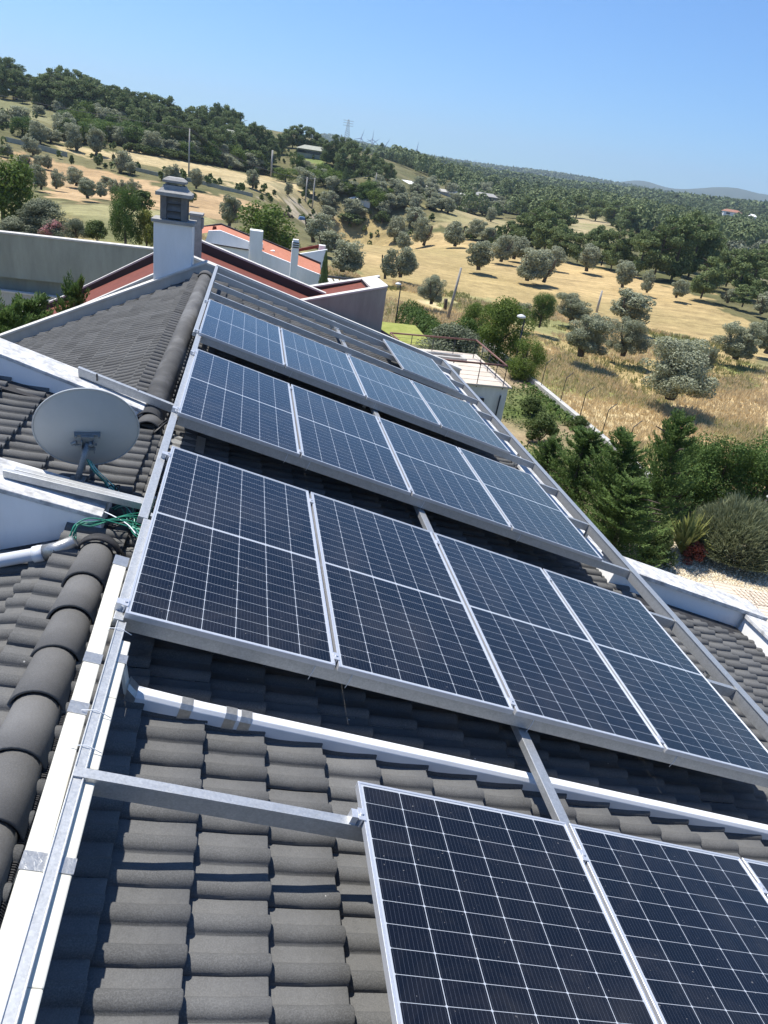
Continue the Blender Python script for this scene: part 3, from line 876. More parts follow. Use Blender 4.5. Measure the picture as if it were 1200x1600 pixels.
M['ridge'] = mk_tile('ridge tile', (.115, .114, .112), lich=.25, pans=0.)
def mk_ridge2():
    m = mat('weathered ridge', rough=.8, spec=.3); t = NT(m); c = t.coord(scale=(1, .7, 1))
    n = t.noise(c, 3.2, 6, .65, .4)
    col = t.ramp(n, [(.38, (.075, .075, .075)), (.52, (.098, .097, .095)), (.66, (.15, .15, .148))])
    t.l(col, t.b.inputs['Base Color']); t.bump(n, .3, .01); return m
M['ridge2'] = mk_ridge2()
def mk_white(name, a, b_, sc=2.5, rough=.85, bump=.2, streak=False, stops=(.35, .65)):
    m = mat(name, rough=rough, spec=.3); t = NT(m); c = t.coord(scale=((1, 1, .25) if streak else (1, 1, 1)))
    n = t.noise(c, sc, 7, .68); n2 = t.noise(c, 70, 3)
    col = t.ramp(n, [(stops[0], a), (stops[1], b_)])
    t.l(col, t.b.inputs['Base Color']); t.bump(t.math('ADD', n, n2), bump, .006); return m
M['white'] = mk_white('white render', (.72, .72, .70), (.83, .83, .82), 1.6, streak=True, stops=(.28, .55))
M['white_old'] = mk_white('grimy white render', (.62, .62, .61), (.78, .78, .77), 3, streak=True)
M['coping'] = mk_white('mottled coping coat', (.32, .32, .32), (.62, .62, .61), 9, bump=.5, stops=(.34, .58))
M['concrete'] = mk_white('stained board concrete', (.265, .27, .22), (.40, .405, .335), 1.6, streak=True, stops=(.3, .7))
M['concrete2'] = mk_white('light concrete', (.38, .37, .34), (.50, .485, .45), 2.2, streak=True)
M['capw'] = mk_white('pale coping', (.50, .48, .44), (.62, .60, .56), 4)
M['cap'] = mk_white('chimney concrete', (.26, .255, .24), (.36, .35, .33), 6)
M['louvre'] = mk_white('chimney block', (.13, .13, .13), (.19, .19, .185), 6)
M['membrane'] = mk_white('red roof membrane', (.135, .037, .024), (.185, .053, .034), 5, bump=.3)
M['farroof'] = mk_white('far clay roof', (.30, .14, .09), (.38, .19, .13), 2)
M['orange'] = mk_white('orange roof', (.40, .15, .085), (.50, .205, .125), 6, bump=.3)
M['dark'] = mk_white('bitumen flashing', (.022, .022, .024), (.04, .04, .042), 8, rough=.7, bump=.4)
M['darkcap_shade'] = mat('dark roof edge and painted shade', (.045, .03, .028), .6)  # real dark roof edges, also the shade painted inside the parapets
M['void'] = mat('dark underlay', (.02, .02, .022), .9)
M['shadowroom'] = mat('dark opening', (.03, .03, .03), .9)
def mk_steel(name, a, b_, rough=.5, metal=.6):
    m = mat(name, rough=rough, metal=metal); t = NT(m); c = t.coord()
    n = t.noise(c, 22, 6, .75); n2 = t.noise(c, 90, 2)
    v = t.n('ShaderNodeTexVoronoi'); v.inputs['Scale'].default_value = 130; t.l(c, v.inputs['Vector'])
    sp = t.n('ShaderNodeSeparateColor'); t.l(v.outputs['Color'], sp.inputs[0])
    f = t.math('ADD', t.math('MULTIPLY', n, .75), t.math('MULTIPLY', sp.outputs[0], .25))
    t.l(t.ramp(f, [(.25, a), (.75, b_)]), t.b.inputs['Base Color'])
    t.l(t.math('MULTIPLY_ADD', n2, .25, rough-.12), t.b.inputs['Roughness']); t.bump(n, .08, .004); return m
M['steel'] = mk_steel('galvanised steel', (.40, .41, .41), (.56, .57, .57), .5, .75)
M['alu'] = mk_steel('aluminium frame', (.58, .59, .61), (.66, .67, .69), .38, .55)
def mk_duct():
    m = mat('cream duct', rough=.5, spec=.4); t = NT(m); c = t.coord(scale=(1, .5, 1))
    n = t.noise(c, 4, 5, .6)
    t.l(t.ramp(n, [(.35, (.62, .59, .50)), (.62, (.66, .64, .56)), (.8, (.55, .46, .32))]), t.b.inputs['Base Color']); return m
M['cream'] = mk_duct()
M['pvc'] = mk_white('white pvc duct', (.66, .68, .70), (.74, .76, .78), 3, rough=.4, bump=.05)
def mk_foil():
    m = mat('foil tape', rough=.38, metal=.75); t = NT(m); c = t.coord()
    n = t.noise(c, 45, 4, .7, .6)
    t.l(t.ramp(n, [(.3, (.36, .36, .35)), (.7, (.52, .52, .50))]), t.b.inputs['Base Color']); t.bump(n, .5, .004); return m
M['foil'] = mk_foil()
M['dish'] = mk_white('dish grey paint', (.41, .43, .43), (.45, .47, .47), 2.5, rough=.45, bump=.03)
M['dishmetal'] = mk_steel('dish bracket', (.16, .18, .19), (.27, .29, .30), .5, .4)
M['gcable'] = mat('green cable', (.02, .20, .13), .45)
M['gcable2'] = mat('pale green cable', (.34, .62, .52), .45)
M['bcable'] = mat('black cable', (.012, .012, .013), .5)
M['rust'] = mat('red brown handrail', (.17, .075, .055), .55)
M['darkmetal'] = mat('dark metal', (.06, .06, .06), .5, .5)
M['tileft'] = mk_white('terrace paving', (.50, .43, .35), (.58, .51, .43), 1.2)
M['glassdark'] = mat('dark window', (.02, .03, .035), .08)
M['turbine'] = mat('turbine grey white', (.40, .49, .60), .6)
M['pole'] = mk_white('pole concrete', (.36, .34, .31), (.46, .44, .40), 5)
M['wood'] = mk_white('wooden pole', (.26, .24, .21), (.38, .36, .32), 5)
M['lamp'] = mat('lamp head', (.62, .62, .60), .4)
M['wire'] = mat('wire', (.12, .12, .12), .6)
M['bark'] = mk_white('bark', (.07, .055, .042), (.13, .105, .08), 8)
M['carblue'] = mat('blue tarp', (.06, .13, .24), .7)
def mk_pv():
    m = mat('solar cells under glass', rough=.07, spec=.4); t = NT(m)
    tc = t.n('ShaderNodeTexCoord'); sx = t.n('ShaderNodeSeparateXYZ'); t.l(tc.outputs['Object'], sx.inputs[0])
    x = t.math('SUBTRACT', sx.outputs[0], .022); y = t.math('MULTIPLY', sx.outputs[1], -1)
    PX = (1.134-.044)/6
    # the two half modules: rows 0..11 from .022 to 1.128, rows 12..23 from 1.151 to 2.257
    low = t.math('GREATER_THAN', y, 1.1395)
    y2 = t.math('SUBTRACT', t.math('SUBTRACT', y, .022), t.math('MULTIPLY', low, 1.129))
    PY = 1.106/12
    def edge(v, p):
        f = t.math('FRACT', t.math('DIVIDE', v, p))
        return t.math('MULTIPLY', t.math('MINIMUM', f, t.math('SUBTRACT', 1, f)), p)
    ex = edge(x, PX); ey = edge(y2, PY)
    l1 = t.math('LESS_THAN', ex, .0016); l2 = t.math('LESS_THAN', ey, .0009)
    dia = t.math('LESS_THAN', t.math('ADD', ex, ey), .0068)
    mid = t.math('LESS_THAN', t.math('ABSOLUTE', t.math('SUBTRACT', y, 1.1395)), .0085)
    outx = t.math('GREATER_THAN', t.math('ABSOLUTE', t.math('SUBTRACT', sx.outputs[0], .567)), .546)
    outy = t.math('GREATER_THAN', t.math('ABSOLUTE', t.math('SUBTRACT', y, 1.1395)), 1.1185)
    line = t.math('MAXIMUM', t.math('MAXIMUM', l1, l2), t.math('MAXIMUM', dia, t.math('MAXIMUM', mid, t.math('MAXIMUM', outx, outy))))
    bus = t.math('LESS_THAN', edge(t.math('ADD', x, PX/20), PX/10), .0005)
    tick = t.math('LESS_THAN', edge(t.math('ADD', y2, PY/2), PY/1.0), .0)
    n = t.noise(tc.outputs['Object'], 2.2, 5, .6, .3)
    cell = t.mix(n, (.0026, .0034, .0055), (.0055, .0072, .0115))
    # each cell a slightly different blue
    cx = t.math('FLOOR', t.math('DIVIDE', x, PX)); cy = t.math('FLOOR', t.math('DIVIDE', y2, PY))
    cb = t.n('ShaderNodeCombineXYZ'); t.l(cx, cb.inputs[0]); t.l(cy, cb.inputs[1]); t.l(low, cb.inputs[2])
    wnz = t.n('ShaderNodeTexWhiteNoise'); t.l(cb.outputs[0], wnz.inputs[0])
    cell = t.mix(t.math('MULTIPLY', wnz.outputs[0], .35), cell, (.006, .0065, .012))
    col = t.mix(t.math('MULTIPLY', bus, .30), cell, (.18, .20, .25))
    col = t.mix(line, col, (.40, .43, .47))
    # dust
    oi = t.n('ShaderNodeObjectInfo')
    ad = t.n('ShaderNodeVectorMath', operation='ADD'); t.l(tc.outputs['Object'], ad.inputs[0])
    cs = t.n('ShaderNodeCombineXYZ'); t.l(t.math('MULTIPLY', oi.outputs['Random'], 50), cs.inputs[0]); t.l(cs.outputs[0], ad.inputs[1])
    d1 = t.ramp(t.noise(ad.outputs[0], 1.6, 6, .7, .8), [(.45, G(0.)), (.8, G(1.))])
    d2 = t.ramp(t.noise(ad.outputs[0], 55, 2, .5), [(.735, G(0.)), (.75, G(1.))])
    col = t.mix(t.math('MULTIPLY', d1, .055), col, (.40, .36, .32))
    col = t.mix(t.math('MULTIPLY', d2, .3), col, (.45, .43, .40))
    t.l(col, t.b.inputs['Base Color'])
    t.l(t.math('MULTIPLY_ADD', d1, .12, .05), t.b.inputs['Roughness'])
    return m
M['pv'] = mk_pv()
def mk_leaf(name, a, b_, trans=.25, rough=.7, und=None):
    m = mat(name, rough=rough, spec=.25); t = NT(m)
    ge = t.n('ShaderNodeNewGeometry'); oi = t.n('ShaderNodeObjectInfo')
    f = t.math('ADD', t.math('MULTIPLY', ge.outputs['Random Per Island'], .7), t.math('MULTIPLY', oi.outputs['Random'], .3))
    col = t.mix(f, a, b_)
    t.l(col, t.b.inputs['Base Color'])
    tr = t.n('ShaderNodeBsdfTranslucent'); t.l(col, tr.inputs[0])
    mx = t.n('ShaderNodeMixShader'); mx.inputs[0].default_value = trans
    out = t.nt.nodes['Material Output']
    t.l(t.b.outputs[0], mx.inputs[1]); t.l(tr.outputs[0], mx.inputs[2]); t.l(mx.outputs[0], out.inputs[0])
    return m
M['olive'] = mk_leaf('olive leaves', (.19, .21, .12), (.42, .435, .30), .25)
M['olive_mass'] = mk_leaf('far olive leaves', (.13, .15, .09), (.25, .265, .185), .15)
M['pine_far'] = mk_leaf('far pine needles', (.085, .125, .050), (.21, .255, .11), .2)
M['pine'] = mk_leaf('pine needles', (.070, .112, .036), (.235, .285, .11), .25)
M['broad'] = mk_leaf('fresh leaves', (.075, .13, .02), (.17, .23, .045), .3)
M['darkleaf'] = mk_leaf('dark leaves', (.045, .095, .022), (.16, .24, .06), .3)
M['green'] = mk_leaf('green bush leaves', (.05, .085, .02), (.13, .17, .05), .25)
M['yellow'] = mk_leaf('yellow green leaves', (.16, .18, .03), (.32, .32, .07), .3)
M['silver'] = mk_leaf('silver leaves', (.12, .145, .085), (.24, .26, .17), .2)
M['rosem'] = mk_leaf('rosemary stems', (.16, .19, .10), (.32, .34, .20), .3)
M['conifer'] = mk_leaf('feathery conifer', (.04, .09, .022), (.18, .26, .075), .3)
M['redleaf'] = mk_leaf('red leaves', (.22, .05, .03), (.42, .14, .09), .2)
M['strap'] = mk_leaf('strap leaves', (.17, .21, .05), (.50, .50, .18), .35)
M['pink'] = mk_leaf('pink blossom', (.30, .11, .11), (.55, .30, .29), .2)
M['palm'] = mk_leaf('palm fronds', (.05, .10, .02), (.13, .19, .05), .25)
M['hedge'] = mk_leaf('hedge leaves', (.045, .09, .015), (.12, .19, .04), .25)
M['straw'] = mk_leaf('straw', (.52, .40, .22), (.80, .66, .41), .5, .8)
M['weed'] = mk_leaf('green weeds', (.20, .21, .07), (.40, .38, .17), .4, .8)
# ------------------------------------------------------------------ our house
SL = rad(15.96971)
E1 = Vector((math.cos(SL), 0, -math.sin(SL))); N1 = Vector((math.sin(SL), 0, math.cos(SL))); Z0 = Vector((0, 0, 0))
FR = (Z0, E1, N1)
def frame(x0, z0, deg, side=1):     # plane through (x0, z0) falling deg towards +x (side 1) or -x (side -1)
    a = rad(deg)
    e = Vector((side*math.cos(a), 0, -math.sin(a))); n = Vector((side*math.sin(a), 0, math.cos(a)))
    return (Vector((x0, 0, z0)), e, n)
TD = .405
FR_R = (N1*(-TD), E1, N1)           # main slope of tiles under the panels
RX, RZ = -.33, -.305                # ridge line
FR_UL = frame(RX, RZ, 26, -1); FR_LF = frame(RX, RZ, 15, -1); FR_MID = frame(RX, RZ, 13, 1)
rng = np.random.default_rng(7)
CW, CE, CL = .310, .318, .40        # cover width, exposure, tile length
def tile_mesh(name, fr, a0, a1, y0, y1, keep=None, seed=1):
    rg = np.random.default_rng(seed)
    O, e, n = [np.array(v) for v in fr]
    e2 = e; Yd = np.array([0, 1., 0])
    # profile across: two rolls per tile
    t = []; h = []
    for base in (0, .155):
        for u, hh in ((0, 0), (.004, .014), (.014, .027), (.028, .034), (.043, .036), (.058, .033), (.071, .024), (.080, .011), (.085, .001), (.089, -.001), (.148, -.001)):
            t.append(base+u); h.append(hh)
    t.append(.310); h.append(0.); t = np.array(t); h = np.array(h); K = len(t)
    V = []; Fq = []; off = 0
    ncol = int(math.ceil((a1-a0)/CE)); nrow = int(math.ceil((y1-y0)/CW))
    for i in range(ncol):
        for j in range(nrow):
            a = a0 + i*CE; y = y0 + j*CW
            if keep is not None and not keep(a+CE*.5, y+CW*.5): continue
            da, dy, dh = rg.normal(0, .004), rg.normal(0, .0015), rg.uniform(-.002, .003)
            tw = rg.normal(0, .004)
            end = min(a+CE+.012+da, a1+.05)
            rows = []
            for aa, hh in ((a-.06, .000), (a+CE*.55, .027), (end-.006, .053), (end, .049), (end, .024)):
                P = O + e2*aa + Yd*(y+dy) + n*(hh+dh)
                rows.append(P[None] + t[:, None]*(Yd+e2*tw)[None] + h[:, None]*n[None])
            R_ = np.concatenate([rows[0], rows[1], rows[2], rows[3], rows[3], rows[4]])
            V.append(R_)
            for r in (0, 1, 2, 4):
                b = off + r*K
                q = np.arange(K-1)
                f = np.stack([b+q, b+K+q, b+K+q+1, b+q+1], 1)
                Fq.append(f)
            off += 6*K
    V = np.concatenate(V); Fq = np.concatenate(Fq)
    if (np.cross(e2, Yd) @ n) < 0: Fq = Fq[:, ::-1]
    return np_mesh(name, V, Fq, smooth=True)

house = empty('house', (0, 0, -6.35))
tag(house, 'our own house under the solar panels, dark grey tiled roof with white parapets', 'house')
PY0, PY1 = 1.10, 1.46       # fire wall on the right slope
def keepR(a, y):
    if y > PY1: return a < 5.25
    if y > PY0-.1: return a < 5.2
    return a < 7.05
me = tile_mesh('roof_tiles', FR_R, -.43, 7.05, -6.56, 9.95, keepR, 1)
link('roof_tiles', me, M['tile'], house)
me = tile_mesh('roof_tiles', FR_UL, .10, 4.6, 1.655, 10.35, None, 2); link('roof_tiles', me, M['tile'], house)
me = tile_mesh('roof_tiles', FR_LF, .06, 4.6, -6.56, -1.02, None, 3); link('roof_tiles', me, M['tile'], house)
me = tile_mesh('roof_tiles', FR_MID, -4.4, .16, -.515, 1.2, None, 4); link('roof_tiles', me, M['tile'], house)
# slab under the tiles and the walls of the house, one closed body per gable
m = MB()
def zR(x): return (-TD-.05)/math.cos(SL) - x*math.tan(SL)
zr = RZ-.06
m.prism([(-4.4, -6.35), (4.95, -6.35), (4.95, zR(4.95)), (RX, zr), (-4.4, zr-4.07*math.tan(rad(26)))], 1.3, 10.3)
m.prism([(-4.4, -6.34), (6.72, -6.34), (6.72, zR(6.72)), (RX, zr), (-4.4, zr-4.07*math.tan(rad(15)))], -7.0, -.955)
m.prism([(-4.6, -6.345), (6.72, -6.345), (6.72, zR(6.72)), (RX, zr), (-4.6, zr+4.27*math.tan(rad(13)))], -.90, 1.298)
m.build('wall', M['white_old'], house)
# ridge caps
def ridge_piece(y0, y1, r0, r1, x, z, seg=14, ang=1.75):
    V = []; F_ = []
    for (y, r) in ((y0, r0), (y1, r1)):
        for sh in (0, .014):
            for k in range(seg+1):
                a = -ang + 2*ang*k/seg
                V.append((x+math.sin(a)*(r-sh), y, z+math.cos(a)*(r-sh)))
    S = seg+1
    for k in range(seg):
        F_.append((k, k+1, 2*S+k+1, 2*S+k)); F_.append((S+k+1, S+k, 3*S+k, 3*S+k+1)); F_.append((k+1, k, S+k, S+k+1)); F_.append((2*S+k, 2*S+k+1, 3*S+k+1, 3*S+k))
    return V, F_
m = MB(); rr = random.Random(3)
y = -1.24
while y > -6.4:
    dy = .345
    V, F_ = ridge_piece(y, y-dy-.05, .102, .127, RX+rr.uniform(-.004, .004), RZ+.015+rr.uniform(-.003, .003)); m.add(V, F_, True)
    y -= dy
rc = m.build('ridge_cap', M['ridge'], house)
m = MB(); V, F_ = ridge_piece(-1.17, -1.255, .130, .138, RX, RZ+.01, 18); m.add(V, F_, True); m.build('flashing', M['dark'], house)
m = MB(); V, F_ = ridge_piece(9.75, 1.18, .118, .128, RX, RZ+.03, 18); m.add(V, F_, True)
V, F_ = ridge_piece(9.98, 9.6, .145, .15, RX, RZ+.02, 18); m.add(V, F_, True)
V, F_ = ridge_piece(1.25, .97, .112, .124, RX+.02, RZ+.02, 18); m.add(V, F_, True)
m.build('ridge_cap', M['ridge2'], house)
# comb of ventilation bristles beside the lower ridge
m = MB()
for side, x0 in ((1, RX+.118), ):
    yy = -1.15
    while yy > -5.4:
        w = rr.uniform(.004, .006)
        zt = RZ + .02 - .115*math.tan(SL)
        m.hexa([(x0-.006, yy, zt-.03), (x0+.05, yy, zt-.036), (x0+.05, yy+w, zt-.036), (x0-.006, yy+w, zt-.03), (x0-.004, yy, zt+.028), (x0+.014, yy, zt+.024), (x0+.014, yy+w, zt+.024), (x0-.004, yy+w, zt+.028)])
        yy -= rr.uniform(.008, .013)
m.build('ridge_comb', M['dark'], house)

# parapet walls: wall body plus mottled coping
def parapet(x0, z0, x1, z1, y0, y1, bottom, name='parapet', cop=.035, mc='coping', mw='white'):
    a = MB(); a.prism([(x0, bottom), (x1, bottom), (x1, z1-cop), (x0, z0-cop)] if x0 < x1 else [(x1, bottom), (x0, bottom), (x0, z0-cop), (x1, z1-cop)], y0, y1)
    p = a.build(name, M[mw], house, bevel=.006)
    c = MB(); lo, hi = (x0, x1) if x0 < x1 else (x1, x0); zl, zh = (z0, z1) if x0 < x1 else (z1, z0)
    c.prism([(lo-.006, zl-cop), (hi+.006, zh-cop), (hi+.006, zh), (lo-.006, zl)], y0-.008, y1+.008)
    cc = c.build('coping', M[mc], p, bevel=.006)
    return p
t19 = math.tan(rad(19)); t15 = math.tan(rad(15)); t26 = math.tan(rad(26))
parapet(-4.7, -.15+4.32*t19, -.38, -.15, 1.22, 1.60, -1.2)
parapet(-4.7, -.165+4.34*t15, -.36, -.165, -.93, -.52, -6.34)
# far gable parapet, peak over the ridge
m = MB()
pk = -.045
m.prism([(-4.7, -3.2), (-.36, -1.2), (-.36, pk-.03), (-4.7, pk-.03-4.34*t26*.985)], 10.32, 10.62)
m.prism([(-.36, -1.2), (5.4, -3.0), (5.4, pk-.03-5.76*math.tan(SL)), (-.36, pk-.03)], 10.32, 10.62)
gp = m.build('parapet', M['concrete2'], house, bevel=.005)
m = MB()
m.prism([(-4.72, pk-.03-4.36*t26*.985), (-.36, pk-.03), (-.36, pk+.015), (-4.72, pk+.015-4.36*t26*.985)], 10.30, 10.64)
m.prism([(-.36, pk-.03), (5.42, pk-.03-5.78*math.tan(SL)), (5.42, pk+.015-5.78*math.tan(SL)), (-.36, pk+.015)], 10.30, 10.64)
m.build('coping', M['capw'], gp, bevel=.005)
# fire wall on the right slope, eaves parapets
def rs(s, d): p = E1*s - N1*d; return (p.x, p.z)
m = MB(); m.prism([rs(5.05, .9), rs(7.28, .9), rs(7.28, .175), rs(5.05, .175)], PY0+.008, PY1-.008); p = m.build('parapet', M['white'], house)
m = MB(); m.prism([rs(5.02, .175), rs(7.34, .175), rs(7.34, .125), rs(5.02, .125)], PY0-.03, PY1+.02); m.build('coping', M['coping'], p, bevel=.006)
m = MB(); m.rbox(FR, 7.02, 7.28, -7.0, PY0-.035, -.9, -.215); p = m.build('parapet', M['white'], house)
m = MB(); m.rbox(FR, 6.985, 7.34, -7.0, PY0-.034, -.213, -.165); m.build('coping', M['coping'], p, bevel=.006)
m = MB(); m.rbox(FR, 5.10, 5.50, PY1+.03, 10.3, -.95, -.33); p = m.build('parapet', M['white'], house)
m = MB(); m.rbox(FR, 5.06, 5.56, PY1+.022, 10.29, -.328, -.285); m.build('coping', M['coping'], p, bevel=.006)
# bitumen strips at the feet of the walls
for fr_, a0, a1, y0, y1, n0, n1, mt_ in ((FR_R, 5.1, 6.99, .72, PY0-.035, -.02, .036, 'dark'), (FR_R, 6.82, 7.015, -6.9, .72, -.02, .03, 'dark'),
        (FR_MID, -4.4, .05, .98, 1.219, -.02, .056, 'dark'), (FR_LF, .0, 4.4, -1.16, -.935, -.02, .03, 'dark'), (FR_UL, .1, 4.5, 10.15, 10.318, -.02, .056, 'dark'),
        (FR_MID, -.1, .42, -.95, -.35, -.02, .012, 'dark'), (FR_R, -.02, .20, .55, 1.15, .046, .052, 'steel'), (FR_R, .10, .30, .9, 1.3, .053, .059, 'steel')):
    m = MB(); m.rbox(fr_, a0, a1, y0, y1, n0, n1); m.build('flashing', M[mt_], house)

# chimney (a part of the house) with cap, louvre block and hood
CX0, CX1, CY0, CY1 = -1.39, -.645, 10.40, 11.05
m = MB(); m.box(CX0, CX1, CY0, CY1, -1.4, .60); ch = m.build('chimney', M['white'], house, bevel=.008)
m = MB(); m.box(CX0-.045, CX1+.045, CY0-.045, CY1+.045, .603, .665); m.build('cap', M['cap'], ch, bevel=.006)
m = MB()
lx0, lx1, ly0, ly1 = -1.27, -.76, 10.47, 10.98
for (a, b) in ((lx0, lx0+.11), (lx1-.11, lx1)):
    m.box(a, b, ly0, ly0+.12, .667, 1.10); m.box(a, b, ly1-.12, ly1, .667, 1.10)
for k in range(3):
    z = .70 + k*.135
    m.hexa([(lx0+.112, ly0+.01, z), (lx1-.112, ly0+.01, z), (lx1-.112, ly0+.06, z+.06), (lx0+.112, ly0+.06, z+.06), (lx0+.112, ly0+.03, z+.02), (lx1-.112, ly0+.03, z+.02), (lx1-.112, ly0+.085, z+.125), (lx0+.112, ly0+.085, z+.125)])
    m.hexa([(lx1-.03, ly0+.122, z), (lx1-.03, ly1-.122, z), (lx1-.08, ly1-.122, z+.06), (lx1-.08, ly0+.122, z+.06), (lx1-.01, ly0+.122, z+.02), (lx1-.01, ly1-.122, z+.02), (lx1-.1, ly1-.122, z+.125), (lx1-.1, ly0+.122, z+.125)])
m.box(lx0+.13, lx1-.13, ly0+.14, ly1-.14, .667, 1.09)
for k in range(4): m.box(lx0-.004, lx0+.114, ly0-.004, ly0+.124, .667+k*.108, .667+k*.108+.1); m.box(lx1-.114, lx1+.004, ly0-.004, ly0+.124, .667+k*.108, .667+k*.108+.1)
m.build('louvre', M['louvre'], ch)
m = MB()
cx, cy = (lx0+lx1)/2, (ly0+ly1)/2
def ring(m, levels):
    for (w0, z0), (w1, z1) in zip(levels[:-1], levels[1:]):
        if z1 < z0+1e-6: continue
        m.hexa([(cx-w0, cy-w0, z0), (cx+w0, cy-w0, z0), (cx+w0, cy+w0, z0), (cx-w0, cy+w0, z0), (cx-w1, cy-w1, z1), (cx+w1, cy-w1, z1), (cx+w1, cy+w1, z1), (cx-w1, cy+w1, z1)])
ring(m, [(.345, 1.10), (.345, 1.165), (.285, 1.20), (.235, 1.245), (.205, 1.30)])
for dx, dy in ((-.17, -.17), (.14, -.17), (-.17, .14), (.14, .14)): m.box(cx+dx, cx+dx+.03, cy+dy, cy+dy+.03, 1.298, 1.345)
ring(m, [(.225, 1.344), (.225, 1.385), (.15, 1.44), (.13, 1.445)])
m.build('hood', M['cap'], ch, bevel=.004)
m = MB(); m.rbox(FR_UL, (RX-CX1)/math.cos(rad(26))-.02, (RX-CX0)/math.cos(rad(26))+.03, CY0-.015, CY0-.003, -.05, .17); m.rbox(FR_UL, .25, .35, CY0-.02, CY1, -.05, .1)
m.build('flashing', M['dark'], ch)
# rain duct at the foot of the near cross wall, with elbow
t15n = -math.tan(rad(15))
def lf(x, up): return RZ + (RX-x)*t15n + up
m = MB()
yd = -1.25
m.tube([(-4.6, yd-.02, lf(-4.6, .11)), (-.66, yd, lf(-.66, .11))], .042, 14)
m.tube([(-.70, yd, lf(-.70, .11)), (-.64, yd, lf(-.64, .11))], .052, 14)
dp = m.build('drain_pipe', M['pvc'], house)
m = MB(); m.tube([(-.655, yd, lf(-.655, .11)), (-.56, yd+.01, lf(-.56, .115)), (-.46, yd+.03, lf(-.46, .14))], [.05, .046, .04], 12); m.build('joint', M['foil'], dp)

# ------------------------------------------------------------------ cable ducts on the roof
def RB(m, s0, s1, y0, y1, d0, d1): m.rbox(FR, s0, s1, y0, y1, -d1, -d0)
def rp(s, y, d): return E1*s + Vector((0, y, 0)) - N1*d
m = MB()
def skewduct(m, a0, a1, ya, b0, b1, yb, d0, d1):
    m.hexa([rp(b0, yb, d1), rp(b1, yb, d1), rp(a1, ya, d1), rp(a0, ya, d1), rp(b0, yb, d0), rp(b1, yb, d0), rp(a1, ya, d0), rp(a0, ya, d0)])
def sagduct(m, sa, sb, ya, yb, d0, d1, sag=0, n=10):
    for i in range(n):
        u0, u1 = i/n, (i+1)/n; p0, p1 = ya+(yb-ya)*u0, ya+(yb-ya)*u1
        o0, o1 = sag*u0*u0, sag*u1*u1
        P = [rp(sa+o1*.2, p1, d1+o1), rp(sb+o1, p1, d1+o1), rp(sb+o0, p0, d1+o0), rp(sa+o0*.2, p0, d1+o0), rp(sa+o1*.2, p1, d0+o1*.4), rp(sb+o1, p1, d0+o1*1.2), rp(sb+o0, p0, d0+o0*1.2), rp(sa+o0*.2, p0, d0+o0*.4)]
        m.hexa(P)
skewduct(m, -.130, -.057, -1.72, -.050, .030, -6.5, .06, .13)
du = m.build('cable_duct', M['cream'], None, bevel=.006); tag(du, 'long cream cable duct left of the steel rail, along the ridge', 'duct', 'cable ducts')
for y, hw in ((-2.60, .035), (-2.93, .035), (-3.66, .035), (-1.73, .05)):
    m = MB(); sh = (y+1.72)/(-4.78)*.08
    RB(m, -.133+sh, -.054+sh, y-hw, y+hw, .057, .134); m.build('tape', M['foil'], du)
m = MB(); sagduct(m, -.004, .066, -2.42, -6.5, .06, .13, .015)
du = m.build('cable_duct', M['cream'], None, bevel=.006); tag(du, 'long cream cable duct right of the steel rail, warped near the camera', 'duct', 'cable ducts')
for y in (-2.56, -3.66):
    m = MB(); RB(m, -.006, .070, y-.03, y+.03, .057, .136); m.build('tape', M['foil'], du)
m = MB()
pts = [rp(.16, -2.475, .325), rp(.5, -2.487, .325), rp(2.4, -2.475, .325), rp(7.0, -2.46, .325)]
def ductprof(m, pts, w=.040, h=.045):
    # rounded rectangular duct lying along s
    prof = [(-w, -h), (-w, h*.45), (-w*.62, h*.95), (w*.62, h*.95), (w, h*.45), (w, -h)]
    vs_ = []; K = len(prof)
    for p in pts:
        for (a, b) in prof: vs_.append(p + Vector((0, a, 0)) + N1*b)
    fs = [(i*K+k, (i+1)*K+k, (i+1)*K+(k+1) % K, i*K+(k+1) % K) for i in range(len(pts)-1) for k in range(K)]
    fs += [tuple(range(K)), tuple((len(pts)-1)*K+k for k in range(K-1, -1, -1))]
    m.add(vs_, fs)
ductprof(m, pts)
du = m.build('cable_duct', M['pvc'], None, bevel=.004); tag(du, 'white cable duct lying across the tiles below the front full row of panels', 'duct', 'cable ducts')
for s in (.39, .62, .70):
    m = MB(); ductprof(m, [rp(s, -2.485, .325), rp(s+.06, -2.485, .325)], .042, .047); m.build('tape', M['foil'], du)
m = MB(); ductprof(m, [rp(.068, -2.455, .18), rp(.11, -2.465, .28), rp(.165, -2.475, .325)], .032, .034); m.build('elbow', M['cream'], du, bevel=.005)
m = MB(); ductprof(m, [rp(.12, -2.466, .29), rp(.17, -2.475, .325)], .045, .046); m.build('tape', M['foil'], du)

# ------------------------------------------------------------------ steel mounting frame
mf = empty('mounting_frame', (0, 0, -.45))
tag(mf, 'galvanised steel frame of rails and cross beams carrying all the solar panels over the roof', 'metal frame')
PW, PL, PITCH = 1.134, 2.279, 1.155
ROWS = [(-.06, 6.126, 4), (-.03, 3.063, 4), (0., 0., 4), (1.155, -3.087, 3)]
def rail(s0, s1, y0, y1, d0, d1, name='rail', chan=0):
    m = MB()
    if chan:       # channel open towards the camera side
        RB(m, s0, s1, y0, y1, d0, d0+.006); RB(m, s0, s1, y0, y1, d1-.006, d1); RB(m, s1-.006, s1, y0, y1, d0+.006, d1-.006)
    else: RB(m, s0, s1, y0, y1, d0, d1)
    return m.build(name, M['steel'], mf, bevel=.003)
m = MB(); RB(m, -.024, .022, -6.6, -2.30, .046, .085); RB(m, -.024, -.018, -6.6, -2.30, .041, .046); RB(m, .016, .022, -6.6, -2.30, .041, .046); m.build('rail', M['steel'], mf, bevel=.0015)
